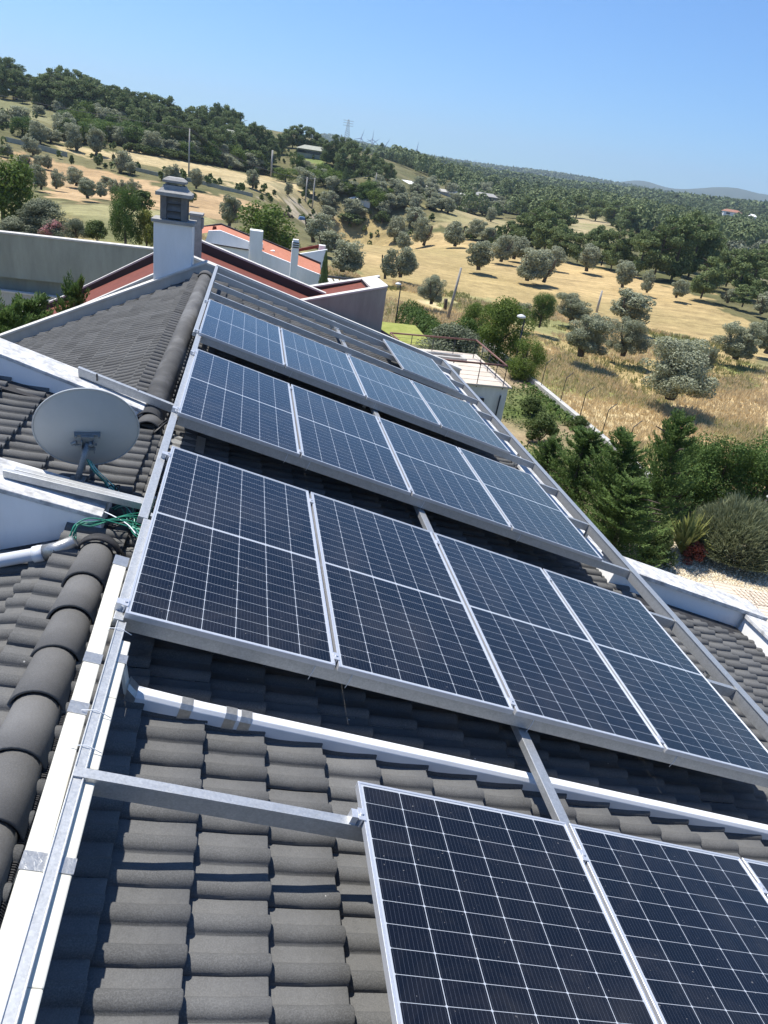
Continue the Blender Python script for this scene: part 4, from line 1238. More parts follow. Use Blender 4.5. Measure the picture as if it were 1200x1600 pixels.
rail(-.045, .004, -2.296, -1.2, .038, .085)
rail(-.080, -.020, -1.196, 3.9, .036, .085)
rail(-.130, -.075, 3.904, 9.80, .034, .085)
rail(4.985, 5.07, -6.6, 9.80, .03, .135)
m = MB(); RB(m, 4.978, 5.072, -6.6, 9.80, .024, .030); m.build('rail_flange', M['steel'], mf)
rail(2.405, 2.475, -6.6, 9.75, .142, .19)
def cross(y, s0=.022, s1=4.983, d0=.038, h=.088, w=.045):
    m = MB()
    RB(m, s0, s1, y, y+.005, d0, d0+h)            # web facing the camera
    RB(m, s0, s1, y+.005, y+w, d0, d0+.005)        # top flange
    RB(m, s0, s1, y+.005, y+w, d0+h-.005, d0+h)
    return m.build('cross_beam', M['steel'], mf)
for (s, y0, n) in ROWS:
    a = -.01 if s < 1 else .022
    for dy in (-.14, -1.15, -2.255):
        if s > 1 and dy == -.14: cross(-3.305, -.02, 4.983, .037, .085, .045)
        else: cross(y0+dy, a)
for y in (6.88, 7.9, 8.95): cross(y, -.06)
cross(9.755, -.11, 5.07, .02, .09, .05); cross(9.62, -.06, 3.5, .03, .03, .025)
# short legs from the rails down to the tiles
for y in (-5.2, -3.4, -.8, 1.9, 4.5, 7.2, 9.7):
    for a0, a1, d0 in ((-.035 - (.05 if y > 3.9 else 0), -.005 - (.05 if y > 3.9 else 0), .086), (5.0, 5.04, .136), (2.42, 2.46, .191)):
        m = MB(); RB(m, a0, a1, y, y+.04, d0, .42); m.build('strut', M['steel'], mf)
# extra arms reaching over the left cross walls
def arm(p0, p1, w=.05, h=.085, name='arm'):
    m = MB(); d = (Vector(p1)-Vector(p0)); 
    P = []
    for zz in (-h, 0):
        for p, yy in ((p0, 0), (p1, 0), (p1, w), (p0, w)): P.append((p[0], p[1]+yy, p[2]+zz))
    m.hexa(P); o = m.build(name, M['steel'], mf, bevel=.003); return o
arm((-.97, 1.40, .145), (-.11, 1.33, -.12))
arm((-.985, -.79, .058), (-.08, -.80, -.128), .045, .052); arm((-.93, -.742, .050), (-.08, -.752, -.132), .05, .045)
m = MB()
for x, z in ((-.81, .100), (-.45, -.015)):
    m = MB(); m.box(x, x+.012, 1.375, 1.39, z-.06, z+.005); m.build('bolt', M['darkmetal'], mf)

# ------------------------------------------------------------------ solar panels
rot = Matrix((( E1.x, 0, N1.x), (E1.y, 1, N1.y), (E1.z, 0, N1.z)))
def make_panel():
    t = empty('solar_panel', (0, 0, 0), rot)
    m = MB(); w = .013
    m.box(0, PW, -w, 0, -.035, 0); m.box(0, PW, -PL, -PL+w, -.035, 0); m.box(0, w, -PL+w, -w, -.035, 0); m.box(PW-w, PW, -PL+w, -w, -.035, 0)
    me_ = bpy.data.meshes.new('frame'); me_.from_pydata(m.v, [], m.f); fo = link('frame', me_, M['alu'], t, False)
    b = fo.modifiers.new('bevel', 'BEVEL'); b.width = .0015; b.segments = 1; b.limit_method = 'ANGLE'
    m = MB(); m.box(w+.0005, PW-w-.0005, -PL+w+.0005, -w-.0005, -.0085, -.0035)
    me_ = bpy.data.meshes.new('glass'); me_.from_pydata(m.v, [], m.f); link('glass', me_, M['pv'], t, False)
    m = MB(); m.box(w+.003, PW-w-.003, -PL+w+.003, -w-.003, -.0125, -.0095)
    me_ = bpy.data.meshes.new('back_sheet'); me_.from_pydata(m.v, [], m.f); link('back_sheet', me_, M['pvc'], t, False)
    return t
def make_clamp(end=False):
    m = MB()
    m.box(-.016, .016, -.03, .03, .001, .006); m.box(-.004, .004, -.03, .03, -.04, .001)
    m.tube([(0, 0, .006), (0, 0, .013)], .008, 8)
    if end: m.box(-.045, -.016, -.022, .022, -.045, .004)
    me_ = bpy.data.meshes.new('clamp'); me_.from_pydata(m.v, [], m.f); return me_
clm, cle = make_clamp(), make_clamp(True)
proto = make_panel(); first = True
rn = ['back row, above the others', 'second full row counted from the camera', 'front full row']
words = ['leftmost', 'second from left', 'third from left', 'rightmost']
PLIST = []
for (s, y0, n), nm in zip(ROWS[:3], ['rear full row', 'middle full row', 'front full row']):
    for k in range(4):
        PLIST.append((s+k*PITCH, y0, 'solar panel, %s of four in the %s%s' % (words[k], nm, {'rear full row': ', reflecting pale sky', 'middle full row': '', 'front full row': ', dark'}[nm])))
PLIST.append((3.413, 9.134, 'single pale solar panel alone behind the rear full row, beside the empty frame'))
PLIST += [(1.155, -3.087, 'nearest solar panel, cut by the bottom border, clamp on its top left corner'),
          (2.31, -3.087, 'second solar panel at the bottom, between the nearest one and the right corner'),
          (3.465, -3.087, 'thin sliver of solar panel at the bottom right picture corner')]
for (s, y, lab_) in PLIST:
    o = proto if first else copy_tree(proto)
    first = False
    P = rp(s + (PITCH-PW)/2*0, y, 0)
    o.matrix_basis = Matrix.Translation(P) @ rot.to_4x4()
    tag(o, lab_, 'solar panel', 'solar panels on the roof frame')
def put_clamp(me_, s, y):
    o = bpy.data.objects.new('panel_clamp', me_); COL.objects.link(o)
    if len(me_.materials) == 0: me_.materials.append(M['alu'])
    o.parent = mf; o.matrix_parent_inverse = mf.matrix_basis.inverted()
    o.matrix_basis = Matrix.Translation(rp(s, y, 0)) @ rot.to_4x4()
for (s, y0, n) in ROWS:
    for dy in (-.19, -2.20):
        for k in range(0, n+1):
            if k == 0: put_clamp(cle, s-.010, y0+dy)
            elif k == n and n == 4: pass
            else: put_clamp(clm, s+k*PITCH-.010, y0+dy)
# zip ties hanging from the beams
for (s, y0, n) in ROWS[:3]:
    for k, dx in ((1, -.12), (1, .10), (2, .15), (3, .12)):
        p = rp(s+k*PITCH+dx, y0-2.262, .03); q = rp(s+k*PITCH+dx-.01, y0-2.275, .135)
        m = MB(); m.tube([p, (p+q)/2+Vector((0, -.008, 0)), q], .0022, 5); m.build('zip_tie', M['pvc'], mf)
for y in (-2.95, -3.15, -2.37):
    m = MB(); m.tube([rp(-.06, y, .05), rp(0, y, .034), rp(.06, y-.01, .05)], .002, 5); m.build('zip_tie', M['pvc'], mf)

# ------------------------------------------------------------------ satellite dish
DC = Vector((-.545, -.36, .225)); DR = .345
az, el = rad(-12), rad(22)
AX = Vector((math.sin(az)*math.cos(el), math.cos(az)*math.cos(el), math.sin(el)))
dish = empty('satellite_dish', (-.585, -.54, -.08))
tag(dish, 'grey satellite dish seen from behind, standing on the white cross wall', 'satellite dish')
A1 = AX.cross(Vector((0, 0, 1))).normalized(); A2 = A1.cross(AX)
V = []; F_ = []; nr, ns = 12, 64; dep = .085
for side in (0, 1):
    for i in range(nr+1):
        r = DR*i/nr
        for k in range(ns):
            t = 2*math.pi*k/ns; rx, ry = r*math.cos(t), r*math.sin(t)*1.04
            z = dep*((i/nr)**2 - 1) + (.006 if side else 0)
            V.append(DC + A1*rx + A2*ry + AX*z)
b2 = (nr+1)*ns
for i in range(nr):
    for k in range(ns):
        a, b_, c, d = i*ns+k, i*ns+(k+1) % ns, (i+1)*ns+(k+1) % ns, (i+1)*ns+k
        F_.append((a, b_, c, d)); F_.append((b2+d, b2+c, b2+b_, b2+a))
m = MB(); m.add(V, F_, True); m.build('reflector', M['dish'], dish)
m = MB(); m.tube([DC + A1*DR*math.cos(t*2*math.pi/64) + A2*DR*1.04*math.sin(t*2*math.pi/64) for t in range(65)], .007, 6, False); m.build('rim', M['dish'], dish)
bk = DC - AX*dep
m = MB()
cB = bk - A2*(-.0)
for (dx, dy, w_, h_) in ((0, .035, .085, .010), (0, -.01, .042, .05)):
    c0 = bk + A1*dx + A2*dy
    P = []
    for zz in (-.045 if h_ > .02 else -.028, .012):
        for sx_, sy_ in ((-1, -1), (1, -1), (1, 1), (-1, 1)): P.append(c0 + A1*w_*sx_ + A2*h_*sy_ + AX*zz)
    m.hexa(P)
for s_ in (-.075, .075): m.tube([bk + A1*s_ + A2*.035 - AX*.045, bk + A1*s_ + A2*.035 + AX*.02], .010, 8)
m.tube([bk + A1*.06 - A2*.045 - AX*.03, bk - A1*.085 - A2*.05 - AX*.03], .009, 8)
m.tube([bk - A1*.07 - A2*.02 - AX*.03, bk - A1*.105 - A2*.04 - AX*.03], .014, 8)
m.tube([bk + A1*.02 - A2*.015 - AX*.075, bk + A1*.02 - A2*.015 - AX*.02], .016, 10)
m.tube([bk - A1*.036 - A2*.065 - AX*.05, bk + A1*.05 - A2*.065 - AX*.05], .014, 8)
for s_ in (-.04, .04):
    c0 = bk + A1*s_ - A2*.035 - AX*.04; P = []
    for zz in (-.035, .045):
        for sx_, sy_ in ((-1, -1), (1, -1), (1, 1), (-1, 1)): P.append(c0 + A1*.003*sx_ + A2*.055*sy_ + AX*zz)
    m.hexa(P)
m.build('bracket', M['dishmetal'], dish, bevel=.002)
base = Vector((-.585, -.54, -.10))
m = MB(); top = bk - AX*.045 - A2*.02
m.tube([base, base*.35+top*.65 + Vector((0, -.01, 0)), top], .021, 12); m.box(base.x-.05, base.x+.05, base.y-.04, base.y+.05, -.098, -.085)
m.build('mast', M['dishmetal'], dish)
m = MB(); lo = DC - A2*(DR*1.04) - AX*.02
m.tube([bk - A2*.05 - AX*.03 - A1*.02, bk - A2*.24 - AX*.05 - A1*.03, lo - AX*.03 - A1*.03, lo + AX*.32 + A2*.10], [.010, .010, .010, .008], 8)
m.tube([lo + AX*.30 + A2*.09, lo + AX*.34 + A2*.17], .022, 10)
m.build('feed_arm', M['dishmetal'], dish)

# ------------------------------------------------------------------ loose cables
def cable(parent, pts, r, mt):
    pts = [Vector(p) for p in pts]; n = len(pts); out = []
    for i in range(n-1):
        p0, p1, p2, p3 = pts[max(i-1, 0)], pts[i], pts[i+1], pts[min(i+2, n-1)]
        for k in range(7):
            t = k/7; out.append(.5*((2*p1) + (p2-p0)*t + (2*p0-5*p1+4*p2-p3)*t*t + (3*p1-p0-3*p2+p3)*t**3))
    out.append(pts[-1]); m = MB(); m.tube(out, r, 7); return m.build('cable', mt, parent)
cr = random.Random(11)
cb = empty('cable_bundle', (-.3, -.7, -.3)); tag(cb, 'tangle of dark green and pale cables between the cross wall end, ridge and steel rail', 'cables')
J = lambda s: Vector((cr.uniform(-s, s), cr.uniform(-s, s), cr.uniform(-s*.5, s*.5)))
for i in range(7):
    cable(cb, [Vector((-.50+i*.006, -1.22, -.19)) + J(.006), Vector((-.46, -1.16+i*.01, -.11-i*.006)) + J(.012), Vector((-.36, -1.10, -.10-.01*i)) + J(.02), Vector((-.22, -1.06+.02*i, -.14)) + J(.02), Vector((-.12, -1.10+.04*i, -.17)) + J(.02), Vector((-.05, -1.12+.06*i, -.2)) + J(.02)], .0042, M['gcable'])
for i in range(7):
    cable(cb, [Vector((-.34, -.62, -.27)) + J(.03), Vector((-.28+i*.01, -.70, -.19)) + J(.03), Vector((-.22+i*.008, -.85, -.23)) + J(.03), Vector((-.15, -.98, -.22)) + J(.02), Vector((-.10, -1.10-.02*i, -.15)) + J(.02), Vector((-.05, -1.22, -.13)) + J(.02)], .0036, M['gcable2'] if i % 2 else M['gcable'])
for i in range(5):
    cable(cb, [Vector((-.36, -.45+i*.03, -.29)) + J(.02), Vector((-.25, -.55, -.2)) + J(.03), Vector((-.15, -.60, -.22)) + J(.03), Vector((-.06, -.75, -.2)) + J(.02)], .005, M['bcable'])
for i in range(3):
    cable(cb, [Vector((-.33, -.85, -.28)) + J(.02), Vector((-.27, -.95, -.22)) + J(.03), Vector((-.2, -.86, -.21)) + J(.03), Vector((-.3, -.8, -.26)) + J(.02)], .0045, M['bcable'])
cable(cb, [Vector((-.35, -.86, -.17)), Vector((-.27, -.96, -.15)), Vector((-.17, -1.08, -.14)), Vector((-.10, -1.22, -.13))], .004, M['pvc'])
cb2 = empty('cable_bundle', (-.5, -.3, -.25)); tag(cb2, 'folded hank of pale green cable hanging below the satellite dish', 'cables')
for i in range(8):
    a = Vector((-.545+.004*i, -.40, .02-.002*i)); o_ = Vector((cr.uniform(-.01, .01), cr.uniform(-.01, .01), cr.uniform(-.006, .006)))
    cable(cb2, [a + Vector((0, -.02, .0)), a + Vector((.05, -.08, -.05)) + o_, Vector((-.43+.004*i, -.42, -.15)) + o_, Vector((-.39+.008*i, -.46, -.20)) + J(.02), Vector((-.36, -.50, -.24)) + J(.02)], .0042, M['gcable2'] if i % 3 else M['gcable'])
for i in range(3):
    cable(cb2, [Vector((-.42, -.45, -.19)) + J(.015), Vector((-.35, -.42, -.17)) + J(.02), Vector((-.32, -.47, -.2)) + J(.02), Vector((-.38, -.5, -.22)) + J(.02)], .005, M['bcable'])
cb3 = empty('cable_bundle', (-.2, .9, -.25)); tag(cb3, 'short black cables at the end of the upper ridge beside the rail', 'cables')
for i in range(4):
    cable(cb3, [Vector((-.28, .92, -.28)) + J(.02), Vector((-.2, .98, -.22)) + J(.02), Vector((-.13, 1.15, -.2)) + J(.02), Vector((-.06, 1.25, -.25)) + J(.02)], .006, M['bcable'])

# ------------------------------------------------------------------ neighbouring buildings
def wallsec(parent, name, poly, y0, y1, mt, bevel=0):
    m = MB(); m.prism(poly, y0, y1); return m.build(name, M[mt], parent, bevel=bevel)
def sloped(parent, name, x0, z0, x1, z1, th, y0, y1, mt, bevel=0):
    return wallsec(parent, name, [(x0, z0-th), (x1, z1-th), (x1, z1), (x0, z0)], y0, y1, mt, bevel)
nb = empty('neighbour_house', (1, 15, -6.35)); tag(nb, 'house just beyond our roof, dark red membrane roofs between pale topped concrete parapets', 'house')
# front and back gables at y=13 and y=17
PF = [(-5.2, -2.76), (-3.97, -2.09), (-.80, -.32), (6.2, -2.32)]
PB_ = [(-6.6, -3.35), (-4.67, -2.38), (-1.2, -.29), (2.9, -1.45)]
def gable(P, y, th=.22, base=-6.35, cap=.05):
    for (x0, z0), (x1, z1) in zip(P[:-1], P[1:]):
        p = wallsec(nb, 'wall', [(x0, base), (x1, base), (x1, z1-cap), (x0, z0-cap)], y, y+th, 'concrete2')
        sloped(p, 'coping', x0, z0, x1, z1, cap, y-.02, y+th+.02, 'capw')
        if y > 15: sloped(p, 'painted_shade', x0, z0-cap-.002, x1, z1-cap-.002, .5, y-.018, y-.002, 'darkcap_shade')  # dark sheet paints the shade on the back parapet's inner face
gable(PF, 13.0); gable(PB_, 17.0)
def roofp(pts, mt='membrane'):
    m = MB(); m.add(pts, [(0, 1, 2, 3)]); m.add([Vector(p)-Vector((0, 0, .12)) for p in pts], [(3, 2, 1, 0)]); return m.build('roof', M[mt], nb)
dz = .30
roofp([(-5.6, 13.26, -2.98-dz), (-.85, 13.26, -.33-dz), (-1.2, 16.94, -.29-dz), (-6.2, 16.94, -3.13-dz)])
roofp([(-.85, 13.26, -.33-dz), (6.2, 13.26, -2.33-dz), (4.3, 16.94, -1.84-dz), (-1.2, 16.94, -.29-dz)])
# second chimney on it
m = MB(); m.box(-.98, -.70, 14.0, 14.5, -1.2, .50); c2 = m.build('chimney', M['cap'], nb, bevel=.01)
m = MB(); m.box(-1.0, -.66, 13.97, 14.53, .50, .56); m.box(-.70, -.655, 14.05, 14.42, .22, .46); m.build('cap', M['cap'], c2, bevel=.008)
# concrete box with a red roof rising to the right
bx = empty('concrete_building', (3.3, 17, -6.35)); tag(bx, 'grey concrete wing with sunken dark red roof and pale rim, beyond the panels', 'building')
f0, f1 = (1.0, -1.76), (4.40, -.78)
def bwall(poly, y0, y1, nm='wall', mt='concrete'): return wallsec(bx, nm, poly, y0, y1, mt)
bwall([(f0[0], -6.35), (f1[0], -6.35), (f1[0], f1[1]-.05), (f0[0], f0[1]-.05)], 15.5, 15.72)
sloped(bx, 'coping', f0[0]-.02, f0[1], f1[0]+.02, f1[1], .05, 15.48, 15.76, 'capw', .006)
bwall([(f0[0]-.1, -6.35), (f1[0]+.03, -6.35), (f1[0]+.03, -.93), (f0[0]-.1, -1.90)], 18.0, 18.22)
sloped(bx, 'painted_shade', .9, -1.92, 4.01, -1.06, .5, 17.985, 17.998, 'darkcap_shade')  # shade of the rear inner face, put in as a dark sheet
m = MB(); m.box(4.005, 4.018, 15.73, 17.98, -1.6, -1.0); m.build('painted_shade', M['darkcap_shade'], bx)  # same painted shade on the right inner face
sloped(bx, 'coping', f0[0]-.12, -1.85, f1[0]+.20, -.87, .05, 17.98, 18.26, 'capw', .006)
m = MB(); m.box(4.02, 4.42, 15.722, 17.998, -6.35, -.99); m.build('wall', M['concrete'], bx)
m = MB(); m.hexa([(3.98, 15.765, -.99), (4.46, 15.765, -.985), (4.46, 17.975, -1.0), (3.98, 17.975, -1.0), (3.98, 15.765, -.905), (4.46, 15.765, -.80), (4.46, 17.975, -.88), (3.98, 17.975, -.985)]); m.build('coping', M['capw'], bx, bevel=.006)
m = MB(); m.add([(.9, 15.73, -1.96), (4.004, 15.73, -1.07), (4.004, 17.984, -1.13), (.9, 17.984, -2.06)], [(0, 1, 2, 3)]); m.build('roof', M['membrane'], bx)
# long blank concrete wall on the left
lw = empty('concrete_building', (-6, 23, -6.35)); tag(lw, 'long blank stained concrete building with a lower ledge, on the left beyond our roof', 'building')
m = MB(); m.prism([(-16, -3.0), (-2.2, -2.93), (-2.2, -1.45), (-16, -1.66)], 22.0, 22.3); w_ = m.build('wall', M['concrete'], lw)
m = MB(); m.prism([(-16.05, -1.66), (-2.15, -1.45), (-2.15, -1.40), (-16.05, -1.61)], 21.97, 22.33); m.build('coping', M['capw'], w_)
m = MB(); m.box(-16, -2.2, 22.31, 26, -6.35, -2.2); m.box(-16, -5.3, 22.0, 22.3, -6.35, -3.95); m.build('wall', M['concrete'], lw)
m = MB(); m.prism([(-16, -3.8), (-5.45, -3.86), (-5.45, -3.42), (-16, -3.24)], 21.6, 21.8); w_ = m.build('wall', M['concrete2'], lw)
m = MB(); m.prism([(-16.03, -3.24), (-5.42, -3.42), (-5.42, -3.37), (-16.03, -3.19)], 21.57, 21.83); m.build('coping', M['capw'], w_)
m = MB(); m.box(-16, -5.46, 21.81, 22.3, -3.86, -3.80); m.build('slab', M['concrete2'], lw)
# white houses with orange roofs
oh = empty('white_house', (-.5, 33, -7)); tag(oh, 'white house with a low orange roof and a thick square white chimney stack', 'house')
def W(parent, name, poly, y0, y1, mt): return wallsec(parent, name, poly, y0, y1, mt)
W(oh, 'wall', [(-1.62, -7), (.46, -7), (.46, -1.85), (-.93, -1.51), (-1.47, -1.60), (-1.55, -1.95), (-1.62, -2.1)], 32.0, 32.2, 'white')
W(oh, 'wall', [(-3.4, -7), (-1.63, -7), (-1.63, -2.15), (-3.4, -2.6)], 32.3, 32.5, 'white')
W(oh, 'wall', [(-1.4, -7), (.46, -7), (.46, -2.16), (-1.4, -2.10)], 31.2, 31.35, 'white')
sloped(oh, 'gutter', -1.42, -2.04, .46, -2.10, .05, 31.12, 31.2, 'darkcap_shade')
m = MB(); m.add([(-2.4, 32.25, -1.95), (-1.0, 32.25, -1.56), (-1.02, 35.9, -1.62), (-2.7, 35.9, -2.0)], [(0, 1, 2, 3)]); m.add([(-1.0, 32.25, -1.56), (.46, 32.25, -1.92), (.5, 35.9, -2.02), (-1.02, 35.9, -1.62)], [(0, 1, 2, 3)]); m.build('roof', M['orange'], oh)
sloped(oh, 'roof_edge', -3.3, -2.15, -1.05, -1.55, .10, 36, 36.25, 'darkcap_shade'); sloped(oh, 'roof_edge', -1.05, -1.55, .5, -1.95, .10, 36, 36.25, 'darkcap_shade')
m = MB(); m.box(-3.2, 1.5, 36.26, 36.5, -7, -2.7); m.build('wall', M['white'], oh)
m = MB(); m.box(.47, 1.09, 31.5, 32.2, -7, -1.26); c3 = m.build('chimney', M['white'], oh, bevel=.02)
m = MB(); m.box(-1.36, -1.16, 33.5, 33.7, -1.9, -1.6); m.tube([(-1.26, 33.6, -1.6), (-1.26, 33.6, -1.5)], .09, 10); m.build('vent', M['membrane'], oh)
oh2 = empty('white_house', (2.5, 33, -7)); tag(oh2, 'white house with a long sloping orange roof and a slender white tower chimney', 'house')
W(oh2, 'wall', [(1.1, -7), (4.1, -7), (4.1, -2.98), (1.1, -2.22)], 32.0, 32.2, 'white')
W(oh2, 'wall', [(.55, -7), (1.099, -7), (1.099, -2.18), (.75, -1.95), (.55, -1.95)], 31.9, 32.1, 'white')
m = MB(); m.add([(.9, 32.21, -2.22), (4.1, 32.21, -3.03), (4.25, 35.2, -2.86), (1.0, 35.2, -1.98)], [(0, 1, 2, 3)]); m.build('roof', M['orange'], oh2)
sloped(oh2, 'roof_edge', .95, -1.90, 4.3, -2.78, .12, 35.2, 35.4, 'darkcap_shade')
m = MB(); m.box(1.0, 4.2, 35.41, 35.6, -7, -3.2); m.build('wall', M['white'], oh2)
m = MB(); m.box(2.47, 2.80, 31.0, 31.35, -7, -1.50); m.box(2.50, 2.77, 31.03, 31.32, -1.499, -1.38); tw = m.build('chimney', M['white'], oh2, bevel=.01)
m = MB(); 
for z in (-1.52, -1.62, -1.72): m.box(2.49, 2.78, 30.975, 31.001, z-.03, z+.02)
m.build('vent', M['darkmetal'], tw)
m = MB(); m.box(.9, 1.14, 33.0, 33.3, -2.5, -1.95); m.box(1.4, 1.75, 33.4, 33.8, -2.5, -2.28); m.build('vent', M['white'], oh2, bevel=.01)
oh3 = empty('white_house', (3.6, 37, -7)); tag(oh3, 'small white house end with a dark red roof edge, behind the tower chimney', 'house')
W(oh3, 'wall', [(2.6, -7), (4.75, -7), (4.75, -2.15), (2.6, -2.85)][:2] + [(4.75, -2.25), (2.6, -2.85)], 37.0, 37.2, 'white')
sloped(oh3, 'roof_edge', 2.6, -2.78, 4.4, -2.22, .16, 38.5, 38.7, 'membrane')
m = MB(); m.add([(2.6, 37.2, -3.0), (4.7, 37.2, -2.42), (4.7, 38.5, -2.5), (2.6, 38.5, -3.05)], [(0, 1, 2, 3)]); m.build('roof', M['orange'], oh3)
m = MB(); m.box(4.4, 4.76, 38.2, 38.7, -7, -2.2); m.build('wall', M['white'], oh3)
# pergola roof clutter beyond the cypress
pg = empty('pergola', (6.3, 34, -6.35)); tag(pg, 'low garden pergola frame with white cushions, beyond the cypress', 'pergola')
m = MB()
for x in (4.6, 7.1):
    for y in (33, 35.6): m.box(x, x+.08, y, y+.08, -6.35, -3.55)
for y in (33, 35.6): m.box(4.5, 7.3, y-.02, y+.10, -3.548, -3.45)
for x in (4.5, 7.2): m.box(x, x+.1, 33.1, 35.58, -3.548, -3.46)
m.build('frame', M['darkmetal'], pg)
m = MB(); 
for k in range(6): m.box(4.75+.36*k, 5.0+.36*k, 33.2, 35.5, -3.60, -3.57)
m.build('slats', M['pvc'], pg)
# ------------------------------------------------------------------ roof terrace on the right
te = empty('terrace', (8.5, 21, -6.35)); tag(te, 'flat terrace with grey white walls and rusty red cable railing beside the lawn', 'terrace')
TZ = -4.40
m = MB(); m.box(5.6, 10.22, 19.5, 24.2, -6.35, TZ-.07); m.build('wall', M['white_old'], te)
m = MB(); m.box(5.55, 10.33, 19.4, 24.3, TZ-.068, TZ); m.build('floor', M['tileft'], te, bevel=.01)
m = MB(); m.box(7.5, 9.4, 22.55, 22.7, TZ, TZ+.16); m.box(7.5, 9.4, 23.1, 23.25, TZ, TZ+.16); m.box(9.25, 9.4, 22.701, 23.099, TZ, TZ+.16); m.build('planter', M['concrete2'], te)
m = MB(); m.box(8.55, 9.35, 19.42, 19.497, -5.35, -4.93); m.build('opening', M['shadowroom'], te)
m = MB(); m.tube([(9.95, 19.42, -4.75), (9.93, 19.42, -5.5), (9.85, 19.42, -6.3)], .03, 8); m.build('downpipe', M['darkmetal'], te)
m = MB(); rz = TZ+.76
c_ = [(6.2, 23.1), (9.95, 23.5), (9.98, 19.45), (5.9, 19.45)]
for (a, b_) in ((0, 1), (1, 2), (2, 3)):
    p, q = Vector((*c_[a], rz)), Vector((*c_[b_], rz)); m.tube([p, q], .035, 8)
m.tube([Vector((*c_[0], rz)), Vector((6.35, 22.0, rz-.02))], .03, 8)
hr = m.build('railing', M['rust'], te)
m = MB()
for (a, b_, n) in ((0, 1, 4), (1, 2, 4), (2, 3, 4)):
    p, q = Vector((*c_[a], 0)), Vector((*c_[b_], 0))
    for i in range(n+1):
        x, y = p.lerp(q, i/n)[:2]; m.tube([(x, y, TZ-.12 if b_ == 3 else TZ), (x, y, rz)], .016, 6)
    for k in range(1, 5):
        z = TZ + .76*k/5; m.tube([(p.x, p.y, z), (q.x, q.y, z)], .006, 4)
m.build('post', M['darkmetal'], hr)
# ------------------------------------------------------------------ boundary walls and posts
bw = MB(); bw.box(14.62, 14.86, 14.9, 36.5, -6.9, -6.12); o = bw.build('boundary_wall', M['concrete2']); tag(o, 'low pale boundary wall running along the dry field behind the conifers', 'wall')
bw = MB(); bw.box(14.62, 24.0, 14.62, 14.88, -6.9, -6.12); o = bw.build('boundary_wall', M['concrete2']); tag(o, 'low pale wall end showing between the tallest conifer and the leafy shrubs', 'wall')
ords = ['first', 'second', 'third', 'fourth', 'fifth', 'sixth']
pr = random.Random(2)
for i, y in enumerate((26.9, 24.4, 22.2, 20.0, 17.9)):
    m = MB(); x = 14.74; ln = pr.uniform(-.04, .04)
    m.tube([(x, y, -6.13), (x+ln*.5, y+ln, -5.15), (x+ln*.5+.01, y+ln, -5.05), (x+.28, y+ln, -4.78)], .018, 6)
    o = m.build('fence_post', M['darkmetal']); tag(o, 'thin bent topped fence post on the low wall, %s counted from the terrace' % ords[i], 'fence post', 'bent fence posts on the boundary wall')
# ------------------------------------------------------------------ terrain
TU = np.array(TERR_U); TW = np.array(TERR_W)
def terr(x, y):
    x = np.atleast_1d(np.asarray(x, float)); y = np.atleast_1d(np.asarray(y, float))
    out = np.empty(len(x))
    for s in range(0, len(x), 20000):
        dx = x[s:s+20000]-.50357; dy = y[s:s+20000]+5.40422
        d = np.hypot(dx, dy); az = np.arctan2(dx, dy)
        q = np.stack([np.cos(az)*2.2, np.sin(az)*2.2, np.log(np.maximum(d, 6.))*1.1], -1)
        D2 = ((q[:, None]-TU[None])**2).sum(2)
        z = np.sqrt(D2+.01) @ TW[:-1] + TW[-1]
        xx, yy = x[s:s+20000], y[s:s+20000]
        t = np.maximum(np.clip((15.6-xx)/.9, 0, 1)*np.clip((40-yy)/6, 0, 1), np.clip((15.4-yy)/1., 0, 1)*np.clip((34-xx)/6, 0, 1))
        out[s:s+20000] = z*(1-t) - 6.35*t
    return out
def gz(x, y): return float(terr([x], [y])[0])
def vnoise(x, y, s, seed=0):
    """cheap smooth value noise"""
    x = x/s + seed*17.3; y = y/s - seed*9.1
    xi = np.floor(x); yi = np.floor(y); fx = x-xi; fy = y-yi; fx = fx*fx*(3-2*fx); fy = fy*fy*(3-2*fy)
    def h(a, b):
        v = np.sin(a*127.1 + b*311.7 + seed*74.7)*43758.5453; return v-np.floor(v)
    return (h(xi, yi)*(1-fx)+h(xi+1, yi)*fx)*(1-fy) + (h(xi, yi+1)*(1-fx)+h(xi+1, yi+1)*fx)*fy
def inpoly(x, y, P):
    r = np.zeros(len(x), bool); n = len(P); j = n-1
    for i in range(n):
        xi, yi = P[i]; xj, yj = P[j]
        c = ((yi > y) != (yj > y)) & (x < (xj-xi)*(y-yi)/((yj-yi)+1e-12)+xi)
        r ^= c; j = i
    return r
azs = np.concatenate([np.arange(-180, -45, 3.), np.arange(-45, 62, .32), np.arange(62, 180, 3.)])
dd = np.exp(np.arange(math.log(3.), math.log(7500.), .0125))
A_, D_ = np.meshgrid(np.radians(azs), dd, indexing='ij')
gx = (.50357 + D_*np.sin(A_)).ravel(); gy = (-5.40422 + D_*np.cos(A_)).ravel()
gzv = terr(gx, gy)
dist = D_.ravel()
amp = np.clip((dist-25)/40, 0, 1)*.22 + np.clip((dist-1000)/1500, 0, 1)*9
gzv = gzv + amp*(vnoise(gx, gy, 9., 1)-.5) * np.where(dist > 1000, 0, 1) + np.where(dist > 1000, np.clip((dist-1000)/1500, 0, 1)*(vnoise(gx, gy, 160., 2)-.5)*7 + np.clip((dist-1000)/1500, 0, 1)*(vnoise(gx, gy, 45., 3)-.5)*3, 0)
nA, nD = len(azs), len(dd)
idx = np.arange(nA*nD).reshape(nA, nD)
i2 = np.concatenate([idx, idx[:1]], 0)
Fg = np.stack([i2[:-1, :-1], i2[:-1, 1:], i2[1:, 1:], i2[1:, :-1]], -1).reshape(-1, 4)[:, ::-1]
me = np_mesh('ground', np.stack([gx, gy, gzv], 1), Fg, smooth=True)
